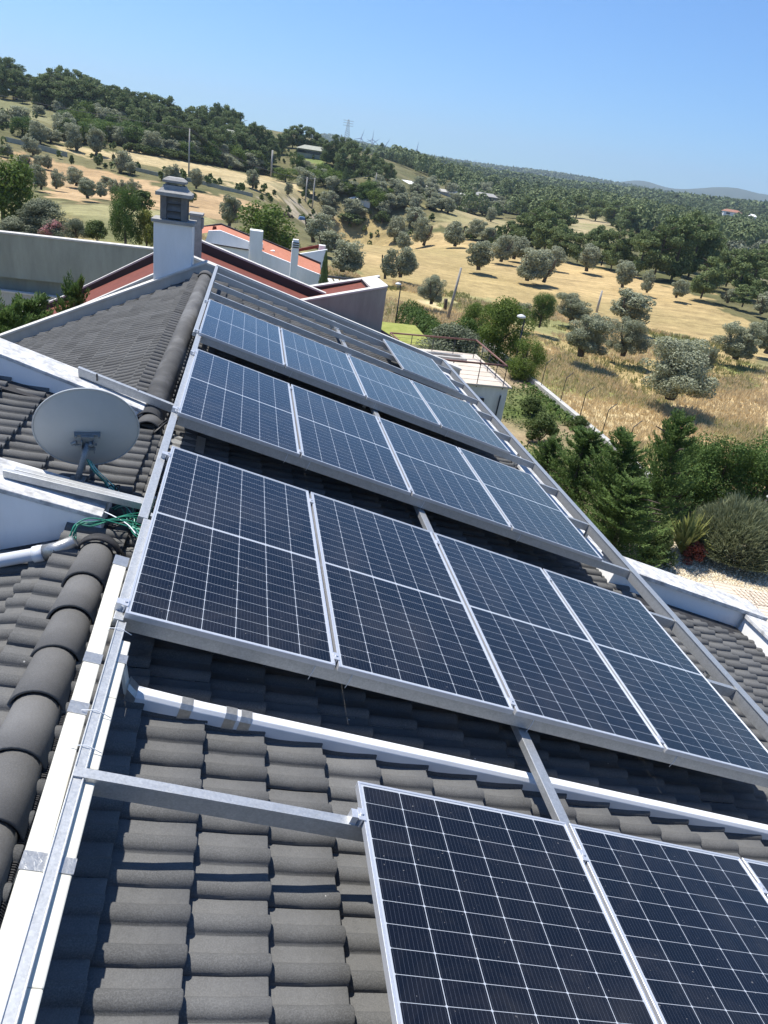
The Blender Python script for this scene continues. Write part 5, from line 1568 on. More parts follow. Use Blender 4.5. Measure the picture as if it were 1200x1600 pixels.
# real ground cover by place: field, stubble, meadow, track ...
jx = gx + (vnoise(gx, gy, 7., 4)-.5)*np.clip(dist*.05, 0, 8) + (vnoise(gx, gy, 2.2, 14)-.5)*np.clip(dist*.03, 0, 5); jy = gy + (vnoise(gx, gy, 7., 5)-.5)*np.clip(dist*.09, 0, 14) + (vnoise(gx, gy, 2.2, 15)-.5)*np.clip(dist*.05, 0, 8)
nz = vnoise(gx, gy, 14., 6); nz2 = vnoise(gx, gy, 3.5, 7)
def mixc(a, b_, t): return np.array(a)[None]*(1-t[:, None]) + np.array(b_)[None]*t[:, None]
colr = mixc((.095, .098, .042), (.19, .165, .085), np.clip(nz*.8+nz2*.4-.25, 0, 1))
far = dist > 900
colr[far] = mixc((.030, .048, .020), (.060, .080, .034), np.clip(vnoise(gx, gy, 60., 8)*.6 + vnoise(gx, gy, 14., 9)*.6-.1, 0, 1))[far]
near = (dist < 95) & (gx > -45)
colr[near] = mixc((.29, .24, .12), (.18, .18, .08), np.clip(nz*1.2-.2, 0, 1))[near]
COVER = {'slope': ((.27, .25, .14), (.17, .17, .085)), 'meadow': ((.17, .175, .08), (.27, .25, .125)), 'orange': ((.42, .30, .17), (.36, .25, .135)), 'pale': ((.44, .355, .20), (.38, .30, .16)),
         'tip': ((.32, .27, .15), (.17, .155, .08)), 'beyond': ((.42, .32, .17), (.33, .27, .14)), 'clear1': ((.36, .28, .155), (.22, .21, .10)), 'clear2': ((.24, .23, .11), (.36, .29, .17)),
         'stubble': ((.43, .315, .155), (.32, .25, .115)), 'brown': ((.44, .33, .18), (.50, .40, .22)), 'weeds': ((.20, .205, .085), (.33, .29, .14)), 'track': ((.38, .33, .24), (.33, .28, .19)),
         'lawn2': ((.19, .24, .08), (.17, .21, .07)), 'farclear': ((.55, .45, .36), (.5, .4, .3)), 'edge': ((.36, .33, .25), (.2, .2, .12))}
for k in ('slope', 'meadow', 'orange', 'pale', 'tip', 'beyond', 'clear1', 'clear2', 'edge', 'stubble', 'brown', 'weeds', 'track', 'lawn2', 'farclear'):
    mk = inpoly(jx, jy, POLYS[k])
    a, b_ = COVER[k]; colr[mk] = mixc(a, b_, np.clip(nz*1.4-.2+nz2*.2, 0, 1))[mk]
# greener streaks in the near dry grass
gs = inpoly(jx, jy, POLYS['brown']) & (vnoise(gx*.6+gy*.5, gy*.7-gx*.4, 4., 12) > .54)
colr[gs] = mixc((.30, .30, .11), (.24, .26, .09), nz2)[gs]
plot_ = (gx < 15.) & (gy < 38) & (gy > -15)
colr[plot_] = mixc((.27, .21, .13), (.12, .16, .05), np.clip(vnoise(gx, gy, 1.7, 13)*1.6-.4, 0, 1))[plot_]
ca = me.color_attributes.new('cover', 'FLOAT_COLOR', 'POINT')
ca.data.foreach_set('color', np.concatenate([colr, np.ones((len(colr), 1))], 1).astype(np.float32).ravel())
def mk_ground():
    m = mat('countryside ground', rough=.95, spec=.1); t = NT(m)
    at = t.n('ShaderNodeAttribute'); at.attribute_name = 'cover'
    c = t.coord(); cs = t.coord(scale=(.10, .9, 1), rot=(0, 0, .35))
    n1 = t.noise(c, .9, 6, .7); n2 = t.noise(c, 6, 4, .7); n3 = t.noise(cs, .9, 4, .7)
    f = t.math('ADD', t.math('ADD', t.math('MULTIPLY', n1, .8), t.math('MULTIPLY', n2, .7)), t.math('MULTIPLY', n3, .8))
    n4 = t.noise(c, .14, 6, .75)
    f = t.math('MULTIPLY_ADD', t.math('ADD', f, t.math('MULTIPLY', n4, 1.0)), 1.35, -1.20)
    vm = t.n('ShaderNodeVectorMath', operation='SCALE'); t.l(at.outputs['Color'], vm.inputs[0]); t.l(f, vm.inputs['Scale'])
    t.l(vm.outputs[0], t.b.inputs['Base Color'])
    t.bump(t.math('ADD', n2, n3), .7, .12); return m
M['ground'] = mk_ground()
o = link('ground', me, M['ground']); tag(o, 'dry fields, scrub slopes and hills of the open countryside', 'ground', kind='structure')

def sheet(name, pts, z, mt, label, cat, sub=None):
    m = MB(); m.add([(x, y, z) for x, y in pts], [tuple(range(len(pts)))]); o = m.build(name, mt); tag(o, label, cat, kind='structure'); return o
def mk_gravel():
    m = mat('pale gravel', rough=.9, spec=.2); t = NT(m); c = t.coord()
    v = t.n('ShaderNodeTexVoronoi'); v.inputs['Scale'].default_value = 16; t.l(c, v.inputs['Vector'])
    s = t.n('ShaderNodeSeparateColor'); t.l(v.outputs['Color'], s.inputs[0])
    col = t.ramp(s.outputs[0], [(0, (.48, .38, .23)), (.5, (.66, .56, .40)), (1, (.76, .69, .54))])
    dk = t.ramp(v.outputs['Distance'], [(.45, G(0.)), (.75, G(1.))])
    col = t.mix(t.math('MULTIPLY', dk, .6), col, (.16, .12, .08)); t.l(col, t.b.inputs['Base Color'])
    t.bump(t.math('SUBTRACT', 1, v.outputs['Distance']), 1, .06); return m
M['gravel'] = mk_gravel()
def mk_lawn():
    m = mat('lawn grass', rough=.9, spec=.1); t = NT(m); c = t.coord()
    n = t.noise(c, 2, 5, .7); n2 = t.noise(c, 40, 3)
    t.l(t.ramp(t.math('ADD', t.math('MULTIPLY', n, .6), t.math('MULTIPLY', n2, .4)), [(.35, (.19, .22, .05)), (.65, (.33, .34, .10))]), t.b.inputs['Base Color']); t.bump(n2, .6, .03); return m
M['lawn'] = mk_lawn()
def mk_pave():
    m = mat('beige paving', rough=.8, spec=.3); t = NT(m); c = t.coord(rot=(0, 0, .35))
    b = t.n('ShaderNodeTexBrick'); t.l(c, b.inputs['Vector']); b.inputs['Scale'].default_value = 1.0; b.offset = 0
    b.inputs['Brick Width'].default_value = .9; b.inputs['Row Height'].default_value = .16; b.inputs['Mortar Size'].default_value = .012
    b.inputs['Color1'].default_value = (.55, .47, .38, 1); b.inputs['Color2'].default_value = (.62, .54, .44, 1); b.inputs['Mortar'].default_value = (.28, .23, .18, 1)
    t.l(b.outputs['Color'], t.b.inputs['Base Color']); return m
M['pave'] = mk_pave()
sheet('gravel_bed', [(8.5, 3), (18.5, 5.5), (19.5, 11.5), (15.0, 11.3), (9.0, 11.2)], -6.335, M['gravel'], 'pale yellowish gravel bed in front of the garden shrubs', 'gravel')
sheet('pavement', [(11.4, 4.5), (16.2, 6.6), (15.0, 8.2), (12.9, 9.15), (11.6, 8.75)], -6.322, M['pave'], 'beige paving slabs at the right border below the gravel', 'paving')
m = MB(); 
for k in range(9): m.box(13.25+.12*k, 13.33+.12*k, 8.0-.02*k, 8.75-.02*k, -6.318, -6.30)
o = m.build('drain_grate', M['pave']); tag(o, 'slatted beige drain grate set in the paving beside the gravel', 'grate')
sheet('lawn', [(4.5, 24.5), (10.9, 24.6), (11.0, 39.5), (5.0, 39.5)], -6.33, M['lawn'], 'bright mown lawn beside the concrete wing', 'lawn')
# stones of the gravel bed
m = MB(); sr = random.Random(5)
for i in range(2600):
    x, y = sr.uniform(9.4, 17.5), sr.uniform(8.2, 11.1)
    if x < 15.5 and y < 9.2 and x > 11.5: 
        if y < 8.9: continue
    r = sr.uniform(.012, .038); z = -6.335
    m.add([(x-r, y-r*.8, z), (x+r, y-r*.6, z), (x+r*.8, y+r, z), (x-r*.7, y+r*.9, z), (x+r*.1*sr.uniform(-1, 1), y, z+r*1.1)], [(0, 1, 4), (1, 2, 4), (2, 3, 4), (3, 0, 4)])
M['stone'] = mk_white('pale stones', (.52, .43, .29), (.72, .64, .50), 9)
o = m.build('gravel', M['stone']); tag(o, 'loose pale stones scattered over the gravel bed', 'gravel', kind='stuff')

# ------------------------------------------------------------------ leaves and crowns
def quads(P, Nn, size, aspect, rg, spread=.6):
    n = len(P)
    Nn = Nn + rg.normal(0, spread, (n, 3)); Nn /= np.linalg.norm(Nn, axis=1)[:, None]+1e-9
    a = rg.normal(0, 1, (n, 3)); a -= Nn*(a*Nn).sum(1)[:, None]; a /= np.linalg.norm(a, axis=1)[:, None]+1e-9
    b_ = np.cross(Nn, a)
    s = size*rg.uniform(.6, 1.3, (n, 1))
    V = np.stack([P-a*s*aspect, P-b_*s*.5, P+a*s*aspect, P+b_*s*.5], 1).reshape(-1, 3)
    return V
def qmesh(name, V, mt):
    n = len(V)//4; me = np_mesh(name, V, np.arange(n*4).reshape(n, 4)); me.materials.append(mt); return me
def lobes(C_, R_, n, rg, fill=.35):
    """leaf points on the shells of many lobes, normals outwards"""
    C_ = np.array(C_); R_ = np.array(R_); 
    w = (R_.mean(1) if R_.ndim > 1 else R_)**2; w = w/w.sum()
    k = rg.choice(len(C_), n, p=w)
    d = rg.normal(0, 1, (n, 3)); d /= np.linalg.norm(d, axis=1)[:, None]
    rr_ = 1-fill*rg.random(n)**1.6
    # bumpy shells
    rr_ *= 1+.14*np.sin(d[:, 0]*7+k)*np.sin(d[:, 1]*7+k*2)*np.cos(d[:, 2]*6)
    R3 = R_[k] if R_.ndim > 1 else R_[k][:, None]
    P = C_[k] + d*R3*rr_[:, None]
    return P, d
def trunk_mb(kind, rg):
    m = MB()
    if kind == 'olive':
        for i in range(3):
            a = rg.uniform(0, 6.28); ex, ey = math.cos(a)*.16, math.sin(a)*.16
            m.tube([(0, 0, -.04), (ex*.2, ey*.2, .12), (ex*.7, ey*.7, .28), (ex*1.3, ey*1.3, .5), (ex*1.5, ey*1.5, .7)], [.055, .042, .03, .018, .008], 7)
    elif kind == 'pine':
        m.tube([(0, 0, -.03), (.01, 0, .3), (.0, .015, .6), (.01, 0, .93)], [.026, .021, .014, .004], 7)
        for i in range(7):
            a = rg.uniform(0, 6.28); z = .3+.08*i; m.tube([(0, 0, z), (math.cos(a)*.2, math.sin(a)*.2, z+.07), (math.cos(a)*.33, math.sin(a)*.33, z+.1)], [.01, .007, .003], 5)
    elif kind == 'broad':
        m.tube([(0, 0, -.03), (.01, 0, .2), (0, .01, .5), (0, 0, .8)], [.035, .028, .018, .006], 7)
        for i in range(6):
            a = rg.uniform(0, 6.28); z = .22+.07*i; m.tube([(0, 0, z), (math.cos(a)*.18, math.sin(a)*.18, z+.12), (math.cos(a)*.3, math.sin(a)*.3, z+.2)], [.016, .01, .004], 5)
    else:
        m.tube([(0, 0, -.03), (0, 0, .4), (0, 0, .9)], [.02, .014, .004], 6)
        for i in range(4):
            a = rg.uniform(0, 6.28); m.tube([(0, 0, .02), (math.cos(a)*.12, math.sin(a)*.12, .25), (math.cos(a)*.22, math.sin(a)*.22, .5)], [.012, .008, .003], 5)
    return m
def crown(kind, n, leaf, seed):
    rg = np.random.default_rng(seed)
    if kind == 'olive':
        C_ = []; R_ = []
        lean = rg.uniform(-.06, .06, 2)
        nd = int(rg.integers(2, 4)); dom = []
        for q in range(nd):
            a = rg.uniform(0, 6.28); o_ = rg.uniform(.04, .19); dom.append((o_*math.cos(a), o_*math.sin(a), rg.uniform(.40, .52), rg.uniform(.20, .30), rg.uniform(.30, .40)))
        for i in range(46):
            dx, dy, dzz, dr_, dh_ = dom[i % nd]; a = rg.uniform(0, 6.28); ph = rg.uniform(-1.35, 1.35) if i % 3 else rg.uniform(-1.0, -.3); r = dr_*math.cos(ph)**.8*rg.uniform(.75, 1.15)
            C_.append((r*math.cos(a)+dx, r*math.sin(a)+dy, dzz+dh_*math.sin(ph))); rr_ = rg.uniform(.065, .135); R_.append((rr_, rr_, rr_*.95))
        for dx, dy, dzz, dr_, dh_ in dom: C_.append((dx, dy, dzz)); R_.append((dr_*.8, dr_*.8, dh_*.8))
        P, d = lobes(C_, R_, n, rg); P = P[P[:, 2] > .03]; d = d[:len(P)]*0 + (P-np.array([0, 0, .5])); d /= np.linalg.norm(d, axis=1)[:, None]
        rgn = np.random.default_rng(seed)
        P, d2 = lobes(C_, R_, n, rgn); k = P[:, 2] > .03; P = P[k]; d = d2[k]
        return quads(P, d, leaf, .85, rg, .55)
    if kind == 'pine':
        C_ = []; R_ = []
        for i in range(34):
            t = rg.uniform(.16, .97); w = (.40*(1-((t-.45)/.62)**2)) if t > .45 else .40*(.62+.38*(t-.16)/.29)
            a = rg.uniform(0, 6.28); r = w*rg.uniform(.35, .95); rr_ = rg.uniform(.10, .17)*(1.15-.5*t)
            C_.append((r*math.cos(a), r*math.sin(a), t-.03)); R_.append((rr_*1.25, rr_*1.25, rr_*.62))
        P, d = lobes(C_, R_, n, rg, .5)
        d = d*.8 + np.array([0, 0, .35])
        return quads(P, d, leaf, 1.0, rg, .55)
    if kind == 'broad':
        C_ = []; R_ = []
        for i in range(38):
            t = rg.uniform(.10, .88); w = .40*math.sqrt(max(.05, 1-((t-.48)/.52)**2))
            a = rg.uniform(0, 6.28); r = w*rg.uniform(.3, .95); rr_ = rg.uniform(.11, .19)
            C_.append((r*math.cos(a), r*math.sin(a), t)); R_.append(rr_)
        P, d = lobes(C_, R_, n, rg, .45); k = P[:, 2] > .0
        return quads(P[k], d[k], leaf, .8, rg, .6)
    if kind == 'bush':
        C_ = []; R_ = []
        for i in range(22):
            a = rg.uniform(0, 6.28); ph = rg.uniform(0, 1.5); r = .34*math.cos(ph)*rg.uniform(.6, 1.1)
            C_.append((r*math.cos(a), r*math.sin(a), .12+.62*math.sin(ph))); R_.append(rg.uniform(.12, .21))
        P, d = lobes(C_, R_, n, rg, .5); k = (P[:, 2] > -.02) & (P[:, 2] < 1.02)
        return quads(P[k], d[k], leaf, .9, rg, .6)
    if kind == 'cypress':
        t = rg.random(n)**.8; a = rg.uniform(0, 6.28, n); w = .46*np.sin(np.pi*np.clip(t*.93+.07, 0, 1))**.55*(1-.25*t)
        r = w*(1-.35*rg.random(n)**2)*(1+.15*np.sin(a*5+t*20))
        P = np.stack([r*np.cos(a), r*np.sin(a), t], 1); d = np.stack([np.cos(a), np.sin(a), .3+0*a], 1)
        return quads(P, d, leaf, 1.3, rg, .5)
    if kind == 'conifer':      # feathery branches rising from a stem
        V = []
        nb_ = 170; per = n//nb_
        for i in range(nb_):
            t = rg.random()**.85*.93; L = .54*(1-t)**.75*rg.uniform(.65, 1.12)+.04; a = rg.uniform(0, 6.28)
            up_ = rg.uniform(.35, .75)
            u = np.sort(rg.random(per))[:, None]
            dr = np.array([[math.cos(a), math.sin(a), 0]])
            base = np.array([[0, 0, t]])
            path = base + dr*L*u*.95 + np.array([[0, 0, 1]])*(L*.30*up_*u + L*.45*u*u*up_)
            side = np.array([[-math.sin(a), math.cos(a), 0]])
            wd = .11*L*(1-u*.8)+.006
            off = side*rg.normal(0, 1, (per, 1))*wd + np.array([[0, 0, 1]])*rg.normal(0, .4, (per, 1))*wd
            P = path + off
            ax_ = dr*.8 + side*np.sign((off*side).sum(1))[:, None]*.6 + np.array([[0, 0, .5]]) + rg.normal(0, .25, (per, 3))
            ax_ /= np.linalg.norm(ax_, axis=1)[:, None]
            nn = rg.normal(0, .5, (per, 3)) + np.array([[0, 0, 1]]) + dr*.5; b_ = np.cross(nn, ax_); b_ /= np.linalg.norm(b_, axis=1)[:, None]
            s = leaf*rg.uniform(.6, 1.3, (per, 1))
            V.append(np.stack([P, P+ax_*s*.9-b_*s*.32, P+ax_*s*1.9, P+ax_*s*.9+b_*s*.32], 1).reshape(-1, 3))
        return np.concatenate(V)
    if kind == 'stems':       # rounded mound of fine upright stems
        a = rg.uniform(0, 6.28, n); ph = np.arccos(rg.uniform(.0, 1, n)); ph = np.clip(ph, 0, 1.45)
        d = np.stack([np.sin(ph)*np.cos(a), np.sin(ph)*np.sin(a), np.cos(ph)*1.0+.12], 1)
        R_ = np.array([.5, .5, 1.])*(1+.10*np.sin(a*4+1)[:, None]*np.sin(ph*5)[:, None])
        tip = d*R_*rg.uniform(.72, 1.02, (n, 1)); st = tip*rg.uniform(.74, .92, (n, 1)) + rg.normal(0, .02, (n, 3))
        st[:, 2] = np.maximum(st[:, 2], .0); tip = tip + rg.normal(0, .02, (n, 3)) + np.array([0, 0, .02])
        ax_ = tip-st; b_ = np.cross(ax_, rg.normal(0, 1, (n, 3))); b_ /= np.linalg.norm(b_, axis=1)[:, None]+1e-9
        w = leaf*.22
        return np.stack([st, (st+tip)/2-b_*w, tip, (st+tip)/2+b_*w], 1).reshape(-1, 3)
    if kind == 'straps':
        V = []
        for i in range(n):
            a = rg.uniform(0, 6.28); L = rg.uniform(.6, 1.05); sp = rg.uniform(.12, .95); droop = rg.uniform(.1, .55)*sp
            dr = np.array([math.cos(a), math.sin(a), 0.]); sd = np.array([-math.sin(a), math.cos(a), 0.]); pts_ = []
            for u in (0, .25, .5, .75, 1.):
                pts_.append(dr*sp*.5*L*u + np.array([0, 0, L*(u*(1-.25*sp) - droop*u*u*u)]))
            ws = [leaf*.6, leaf, leaf*.9, leaf*.6, leaf*.05]
            for q in range(4):
                V.append([pts_[q]-sd*ws[q], pts_[q]+sd*ws[q], pts_[q+1]+sd*ws[q+1], pts_[q+1]-sd*ws[q+1]])
        return np.array(V).reshape(-1, 3)
    if kind == 'palm':
        V = []
        for i in range(26):
            a = i*2.4+rg.uniform(-.2, .2); e = rg.uniform(-.2, 1.2); L = .5
            dr = np.array([math.cos(a), math.sin(a), 0.]); sd = np.array([-math.sin(a), math.cos(a), 0.])
            for u in np.linspace(.1, 1, 16):
                c = dr*L*u*math.cos(e)*1.0 + np.array([0, 0, .86+.13*(math.sin(e)*u - .9*u*u*.9)])
                for sg in (-1, 1):
                    tip = c + sd*sg*.13*(1-abs(u-.45)) + dr*.07 + np.array([0, 0, -.014])
                    V.append([c-dr*.012, c+dr*.012, tip+dr*.004, tip-dr*.004])
        return np.array(V).reshape(-1, 3)
SPEC = {  # kind letter: (crown kind, trunk kind, material, name, category)
 'O': ('olive', 'olive', 'olive', 'olive_tree', 'olive tree'), 'P': ('pine', 'pine', 'pine', 'pine_tree', 'pine tree'), 'B': ('broad', 'broad', 'broad', 'leafy_tree', 'tree'),
 'D': ('broad', 'broad', 'darkleaf', 'leafy_tree', 'tree'), 'G': ('bush', 'bush', 'green', 'bush', 'bush'), 'S': ('bush', 'bush', 'silver', 'shrub', 'shrub'), 'W': ('bush', 'bush', 'silver', 'oleander', 'shrub'),
 'Y': ('bush', 'bush', 'yellow', 'shrub', 'shrub'), 'C': ('cypress', 'bush', 'pine', 'cypress', 'cypress'), 'J': ('conifer', 'pine', 'conifer', 'conifer', 'conifer'),
 'M': ('stems', None, 'rosem', 'rosemary_bush', 'bush'), 'V': ('straps', None, 'strap', 'strap_leaf_plant', 'plant'), 'R': ('bush', 'bush', 'redleaf', 'red_leaf_bush', 'bush'), 'K': ('palm', 'palm', 'palm', 'palm_tree', 'palm tree')}
COUNT = {'O': (26000, 7000, .0155, .028), 'P': (14000, 6500, .018, .026), 'B': (18000, 6000, .017, .028), 'D': (20000, 6000, .016, .028), 'G': (6000, 2000, .032, .055), 'S': (16000, 6000, .018, .03),
         'W': (5000, 5000, .032, .032), 'Y': (5000, 5000, .034, .034), 'C': (5000, 2500, .03, .04), 'J': (26000, 26000, .015, .015), 'M': (26000, 26000, .020, .020), 'V': (200, 200, .024, .024), 'R': (3500, 3500, .04, .04), 'K': (1, 1, 1, 1)}
cache = {}
def tmesh(k, lod, var):
    key = (k, lod, var)
    if key in cache: return cache[key]
    ck, tk, mt, nm, cat = SPEC[k]; n0, n1_, l0, l1 = COUNT[k]
    seed = hash((ord(k), lod, var)) % 9999 if False else ord(k)*31 + lod*7 + var*101
    V = crown(ck, n0 if lod == 0 else n1_, l0 if lod == 0 else l1, seed)
    cm = qmesh('crown', V, M[mt])
    tm = None
    if tk:
        mb = trunk_mb(tk, random.Random(seed)) if tk != 'palm' else MB()
        if tk == 'palm': mb.tube([(0, 0, 0), (.01, 0, .5), (0, 0, .88)], [.03, .026, .022], 8)
        tm = bpy.data.meshes.new('trunk'); tm.from_pydata([tuple(v) for v in mb.v], [], mb.f); tm.materials.append(M['bark'])
    cache[key] = (cm, tm); return cache[key]
tr = random.Random(8)
def plant(k, x, y, z, h, w, label, group, cat=None):
    d = math.hypot(x-.5, y+5.4)
    lod = 0 if (d < 75) else 1
    nv = {'O': 7, 'P': 6}.get(k, 2 if k in 'BDGSJ' else 1)
    var = tr.randrange(nv)
    if k == 'O' and h > 4 and d < 50: var = 3
    cm, tm = tmesh(k, lod, var)
    nm, ct = SPEC[k][3], SPEC[k][4]
    e = bpy.data.objects.new(nm, None); COL.objects.link(e); e.location = (x, y, z-.02*h); e.rotation_euler = (0, 0, tr.uniform(0, 6.28)); e.scale = (w*1.04, w*1.04*tr.uniform(.9, 1.1), h)
    c = bpy.data.objects.new('crown', cm); COL.objects.link(c); c.parent = e
    if tm is not None:
        t_ = bpy.data.objects.new('trunk', tm); COL.objects.link(t_); t_.parent = e
    if k == 'W':
        rg = np.random.default_rng(3); V = crown('bush', 2200, .04, 77)
        c.data = cm; fl = bpy.data.objects.new('blossom', qmesh('blossom', V*np.array([1.03, 1.03, 1.03]), M['pink'])); COL.objects.link(fl); fl.parent = e
    tag(e, label, cat or ct, group if group != 'x' else None)
    return e
for (k, x, y, z, h, w, li, gi) in TREES:
    plant(k, x, y, z, h, w, TLAB[li], TGRP[gi])

# ------------------------------------------------------------------ hedges beside the lawn
def hedge(name, p0, p1, wd, ht, n, seed, label, leaf=.09):
    rg = np.random.default_rng(seed); p0 = np.array(p0); p1 = np.array(p1); L = np.linalg.norm(p1-p0); dr = (p1-p0)/L; sd = np.array([-dr[1], dr[0]])
    u = rg.random(n)*L; a = rg.uniform(-.2, math.pi+.2, n); bump_ = 1+.12*np.sin(u*3.1)+.08*np.sin(u*7.7+2)
    px = np.cos(a)*wd/2*bump_; pz = np.abs(np.sin(a))**.6*ht*bump_*rg.uniform(.4, 1.02, n)**.4
    P = np.stack([p0[0]+dr[0]*u+sd[0]*px, p0[1]+dr[1]*u+sd[1]*px, pz], 1); P[:, 2] += terr(P[:, 0], P[:, 1])
    d = np.stack([sd[0]*np.cos(a), sd[1]*np.cos(a), np.sin(a)], 1)
    o = link(name, qmesh(name, quads(P, d, leaf, .8, rg, .6), M['hedge'])); return tag(o, label, 'hedge')
hedge('hedge', (11.4, 33.0), (11.9, 46.5), 1.1, 1.1, 14000, 1, 'clipped green hedge beside the lawn, nearer of the two hedges')
hedge('hedge', (13.2, 35.5), (13.3, 52.5), 1.7, 1.9, 22000, 2, 'taller loose green hedge behind the clipped one, beside the lawn')
hedge('ivy', (14.1, 17.5), (14.0, 27.0), .6, .35, 900, 4, 'straggling green growth along the foot of the low boundary wall')

# ------------------------------------------------------------------ lamps, poles and wires
def lamp_post(x, y, h, label, arm_=.35):
    z = gz(x, y); e = empty('street_lamp', (x, y, z)); tag(e, label, 'street lamp', 'garden street lamps')
    m = MB(); m.tube([(x, y, z), (x, y, z+h*.5), (x, y, z+h)], [.06, .05, .038], 8); m.build('post', M['darkmetal'], e)
    m = MB(); m.tube([(x, y, z+h-.02), (x-.05, y, z+h+.12), (x-.16, y, z+h+.16)], .03, 8); m.build('bracket', M['darkmetal'], e)
    m = MB(); V = []; 
    for (r, zz) in ((.04, .30), (.17, .26), (.24, .17), (.20, .12), (.10, .08)): pass
    m.tube([(x-.20, y, z+h+.06), (x-.20, y, z+h+.12), (x-.20, y, z+h+.20), (x-.20, y, z+h+.26)], [.10, .24, .20, .05], 14); m.build('lamp_head', M['lamp'], e)
lamp_post(14.22, 29.6, 2.75, 'tall lamp post with round white head beside the terrace and green tree')
lamp_post(11.25, 47.0, 3.6, 'thin lamp post with small round head beside the hedges and concrete wing')
def upole(x, y, h, r, mt, label, leanx=0, cross_=None, name='utility_pole'):
    z = gz(x, y); e = empty(name, (x, y, z)); tag(e, label, 'utility pole', 'utility poles in the fields')
    m = MB(); m.tube([(x, y, z-.3), (x+leanx, y, z+h)], [r, r*.7], 8); m.build('post', M[mt], e)
    if cross_:
        m = MB(); m.box(x+leanx-cross_, x+leanx+cross_, y-.06, y+.06, z+h-.35, z+h-.22)
        for s in (-1, 0, 1): m.tube([(x+leanx+s*cross_*.9, y, z+h-.22), (x+leanx+s*cross_*.9, y, z+h+.05)], .05, 6)
        m.build('crossarm', M['darkmetal'], e)
    return Vector((x+leanx, y, z+h))
tA = upole(18.05, 57.6, 4.5, .14, 'wood', 'leaning wooden pole in the dry grass beside the egg shaped olive bush', .42)
tB = upole(-12.3, 157.8, 8.6, .16, 'pole', 'thin pale pole standing at the edge of the long pale field strip', 0, .6)
tC = upole(5.1, 215.0, 6.6, .30, 'pole', 'short thick pale pole in front of the dark pines at the field edge')
tD = upole(14.2, 176.0, 6.6, .17, 'pole', 'right pole of the close pair beside the dirt track', 0, .9)
tE = upole(12.6, 178.0, 5.2, .17, 'pole', 'left shorter pole of the close pair beside the dirt track')
tF = upole(29.7, 185.6, 4.2, .14, 'pole', 'small pole before the red roofed house')
tG = upole(41.1, 76.1, 2.4, .16, 'pole', 'short pale post in the stubble field above the broad olive')
m = MB(); z = gz(19.0, 62.6); m.tube([(19.0, 62.6, z-.1), (19.02, 62.6, z+.5), (18.95, 62.6, z+1.1)], [.22, .15, .19], 8); o = m.build('tree_stump', M['bark']); tag(o, 'dark cut tree stump left of the egg shaped olive bush', 'stump')
def wire(p, q, sag, r, label, grp='overhead wires', name='overhead_wire'):
    p, q = Vector(p), Vector(q); pts = []
    for i in range(17):
        u = i/16; v = p.lerp(q, u); v.z -= sag*4*u*(1-u); pts.append(v)
    m = MB(); m.tube(pts, r, 4, False); o = m.build(name, M['wire']); tag(o, label, 'wire', grp)
for s in (0, .6): wire(tB+Vector((s, 0, -.2)), tD+Vector((s, 0, -.2)), 2.0, .045, 'thin wire between the pale pole and the pole pair%s' % (', upper one' if s else ', lower one'))
wire(tB, (-95, 185, 9), 1.5, .045, 'thin wire running from the pale pole out of the picture at left')
wire(tD, tF, 1.0, .045, 'thin wire between the pole pair and the small pole by the red roof')
# pylon on the far ridge
px_, py_ = 53.1, 471.7; z = gz(px_, py_); e = empty('pylon', (px_, py_, z)); tag(e, 'tall lattice pylon rising above the pines on the skyline', 'pylon')
m = MB(); H = 26.5 - z - .5
for sx_ in (-1, 1):
    for sy_ in (-1, 1): m.tube([(px_+sx_*2.2, py_+sy_*2.2, z), (px_+sx_*.35, py_+sy_*.35, z+H)], .055, 4)
for k in range(14):
    a0, a1 = k/14, (k+1)/14; w0, w1 = 2.2-1.85*a0, 2.2-1.85*a1
    for sy_ in (-1, 1):
        m.tube([(px_-w0, py_+sy_*w0, z+H*a0), (px_+w1, py_+sy_*w1, z+H*a1)], .07, 4, False); m.tube([(px_+w0, py_+sy_*w0, z+H*a0), (px_-w1, py_+sy_*w1, z+H*a1)], .07, 4, False)
m.build('lattice', M['pole'], e)
m = MB()
for zz in (.80, .88, .96): m.tube([(px_-3.0, py_, z+H*zz), (px_+3.0, py_, z+H*zz)], .12, 4)
m.build('crossarm', M['pole'], e)
# wind turbines
def turbine(x, y, zh, a0, label):
    zb = gz(x, y)-3; e = empty('wind_turbine', (x, y, zb)); tag(e, label, 'wind turbine', 'wind turbines on the far ridge')
    m = MB(); m.tube([(x, y, zb), (x, y, zh)], [2.6, 1.5], 8); m.build('tower', M['turbine'], e)
    m = MB(); m.box(x-2.0, x+2.0, y-5, y+5, zh-1.9, zh+2.1); m.build('nacelle', M['turbine'], e)
    for k in range(3):
        a = a0 + k*2*math.pi/3; c, s = math.sin(a), math.cos(a); m = MB()
        m.hexa([(x+c*u-s*w, y-6+dy, zh+s*u+c*w) for dy in (0, .8) for (u, w) in ((1, -1.2), (1, 1.2), (10, 1.8), (34, .3))][:8]); m.build('blade', M['turbine'], e)
for i, (x, y, zh, a0) in enumerate([(381, 2970, 97, .3), (423, 2965, 99, .05), (440, 3050, 90, .9), (473, 2957, 85, .5), (531, 2947, 80, 1.0), (589, 2936, 88, .1), (790, 2889, 70, .95)]):
    turbine(x, y, zh, a0, 'white wind turbine on the far ridge, %s from the left' % ['first', 'second', 'third and smallest', 'fourth', 'fifth', 'sixth', 'seventh and far from the others'][i])
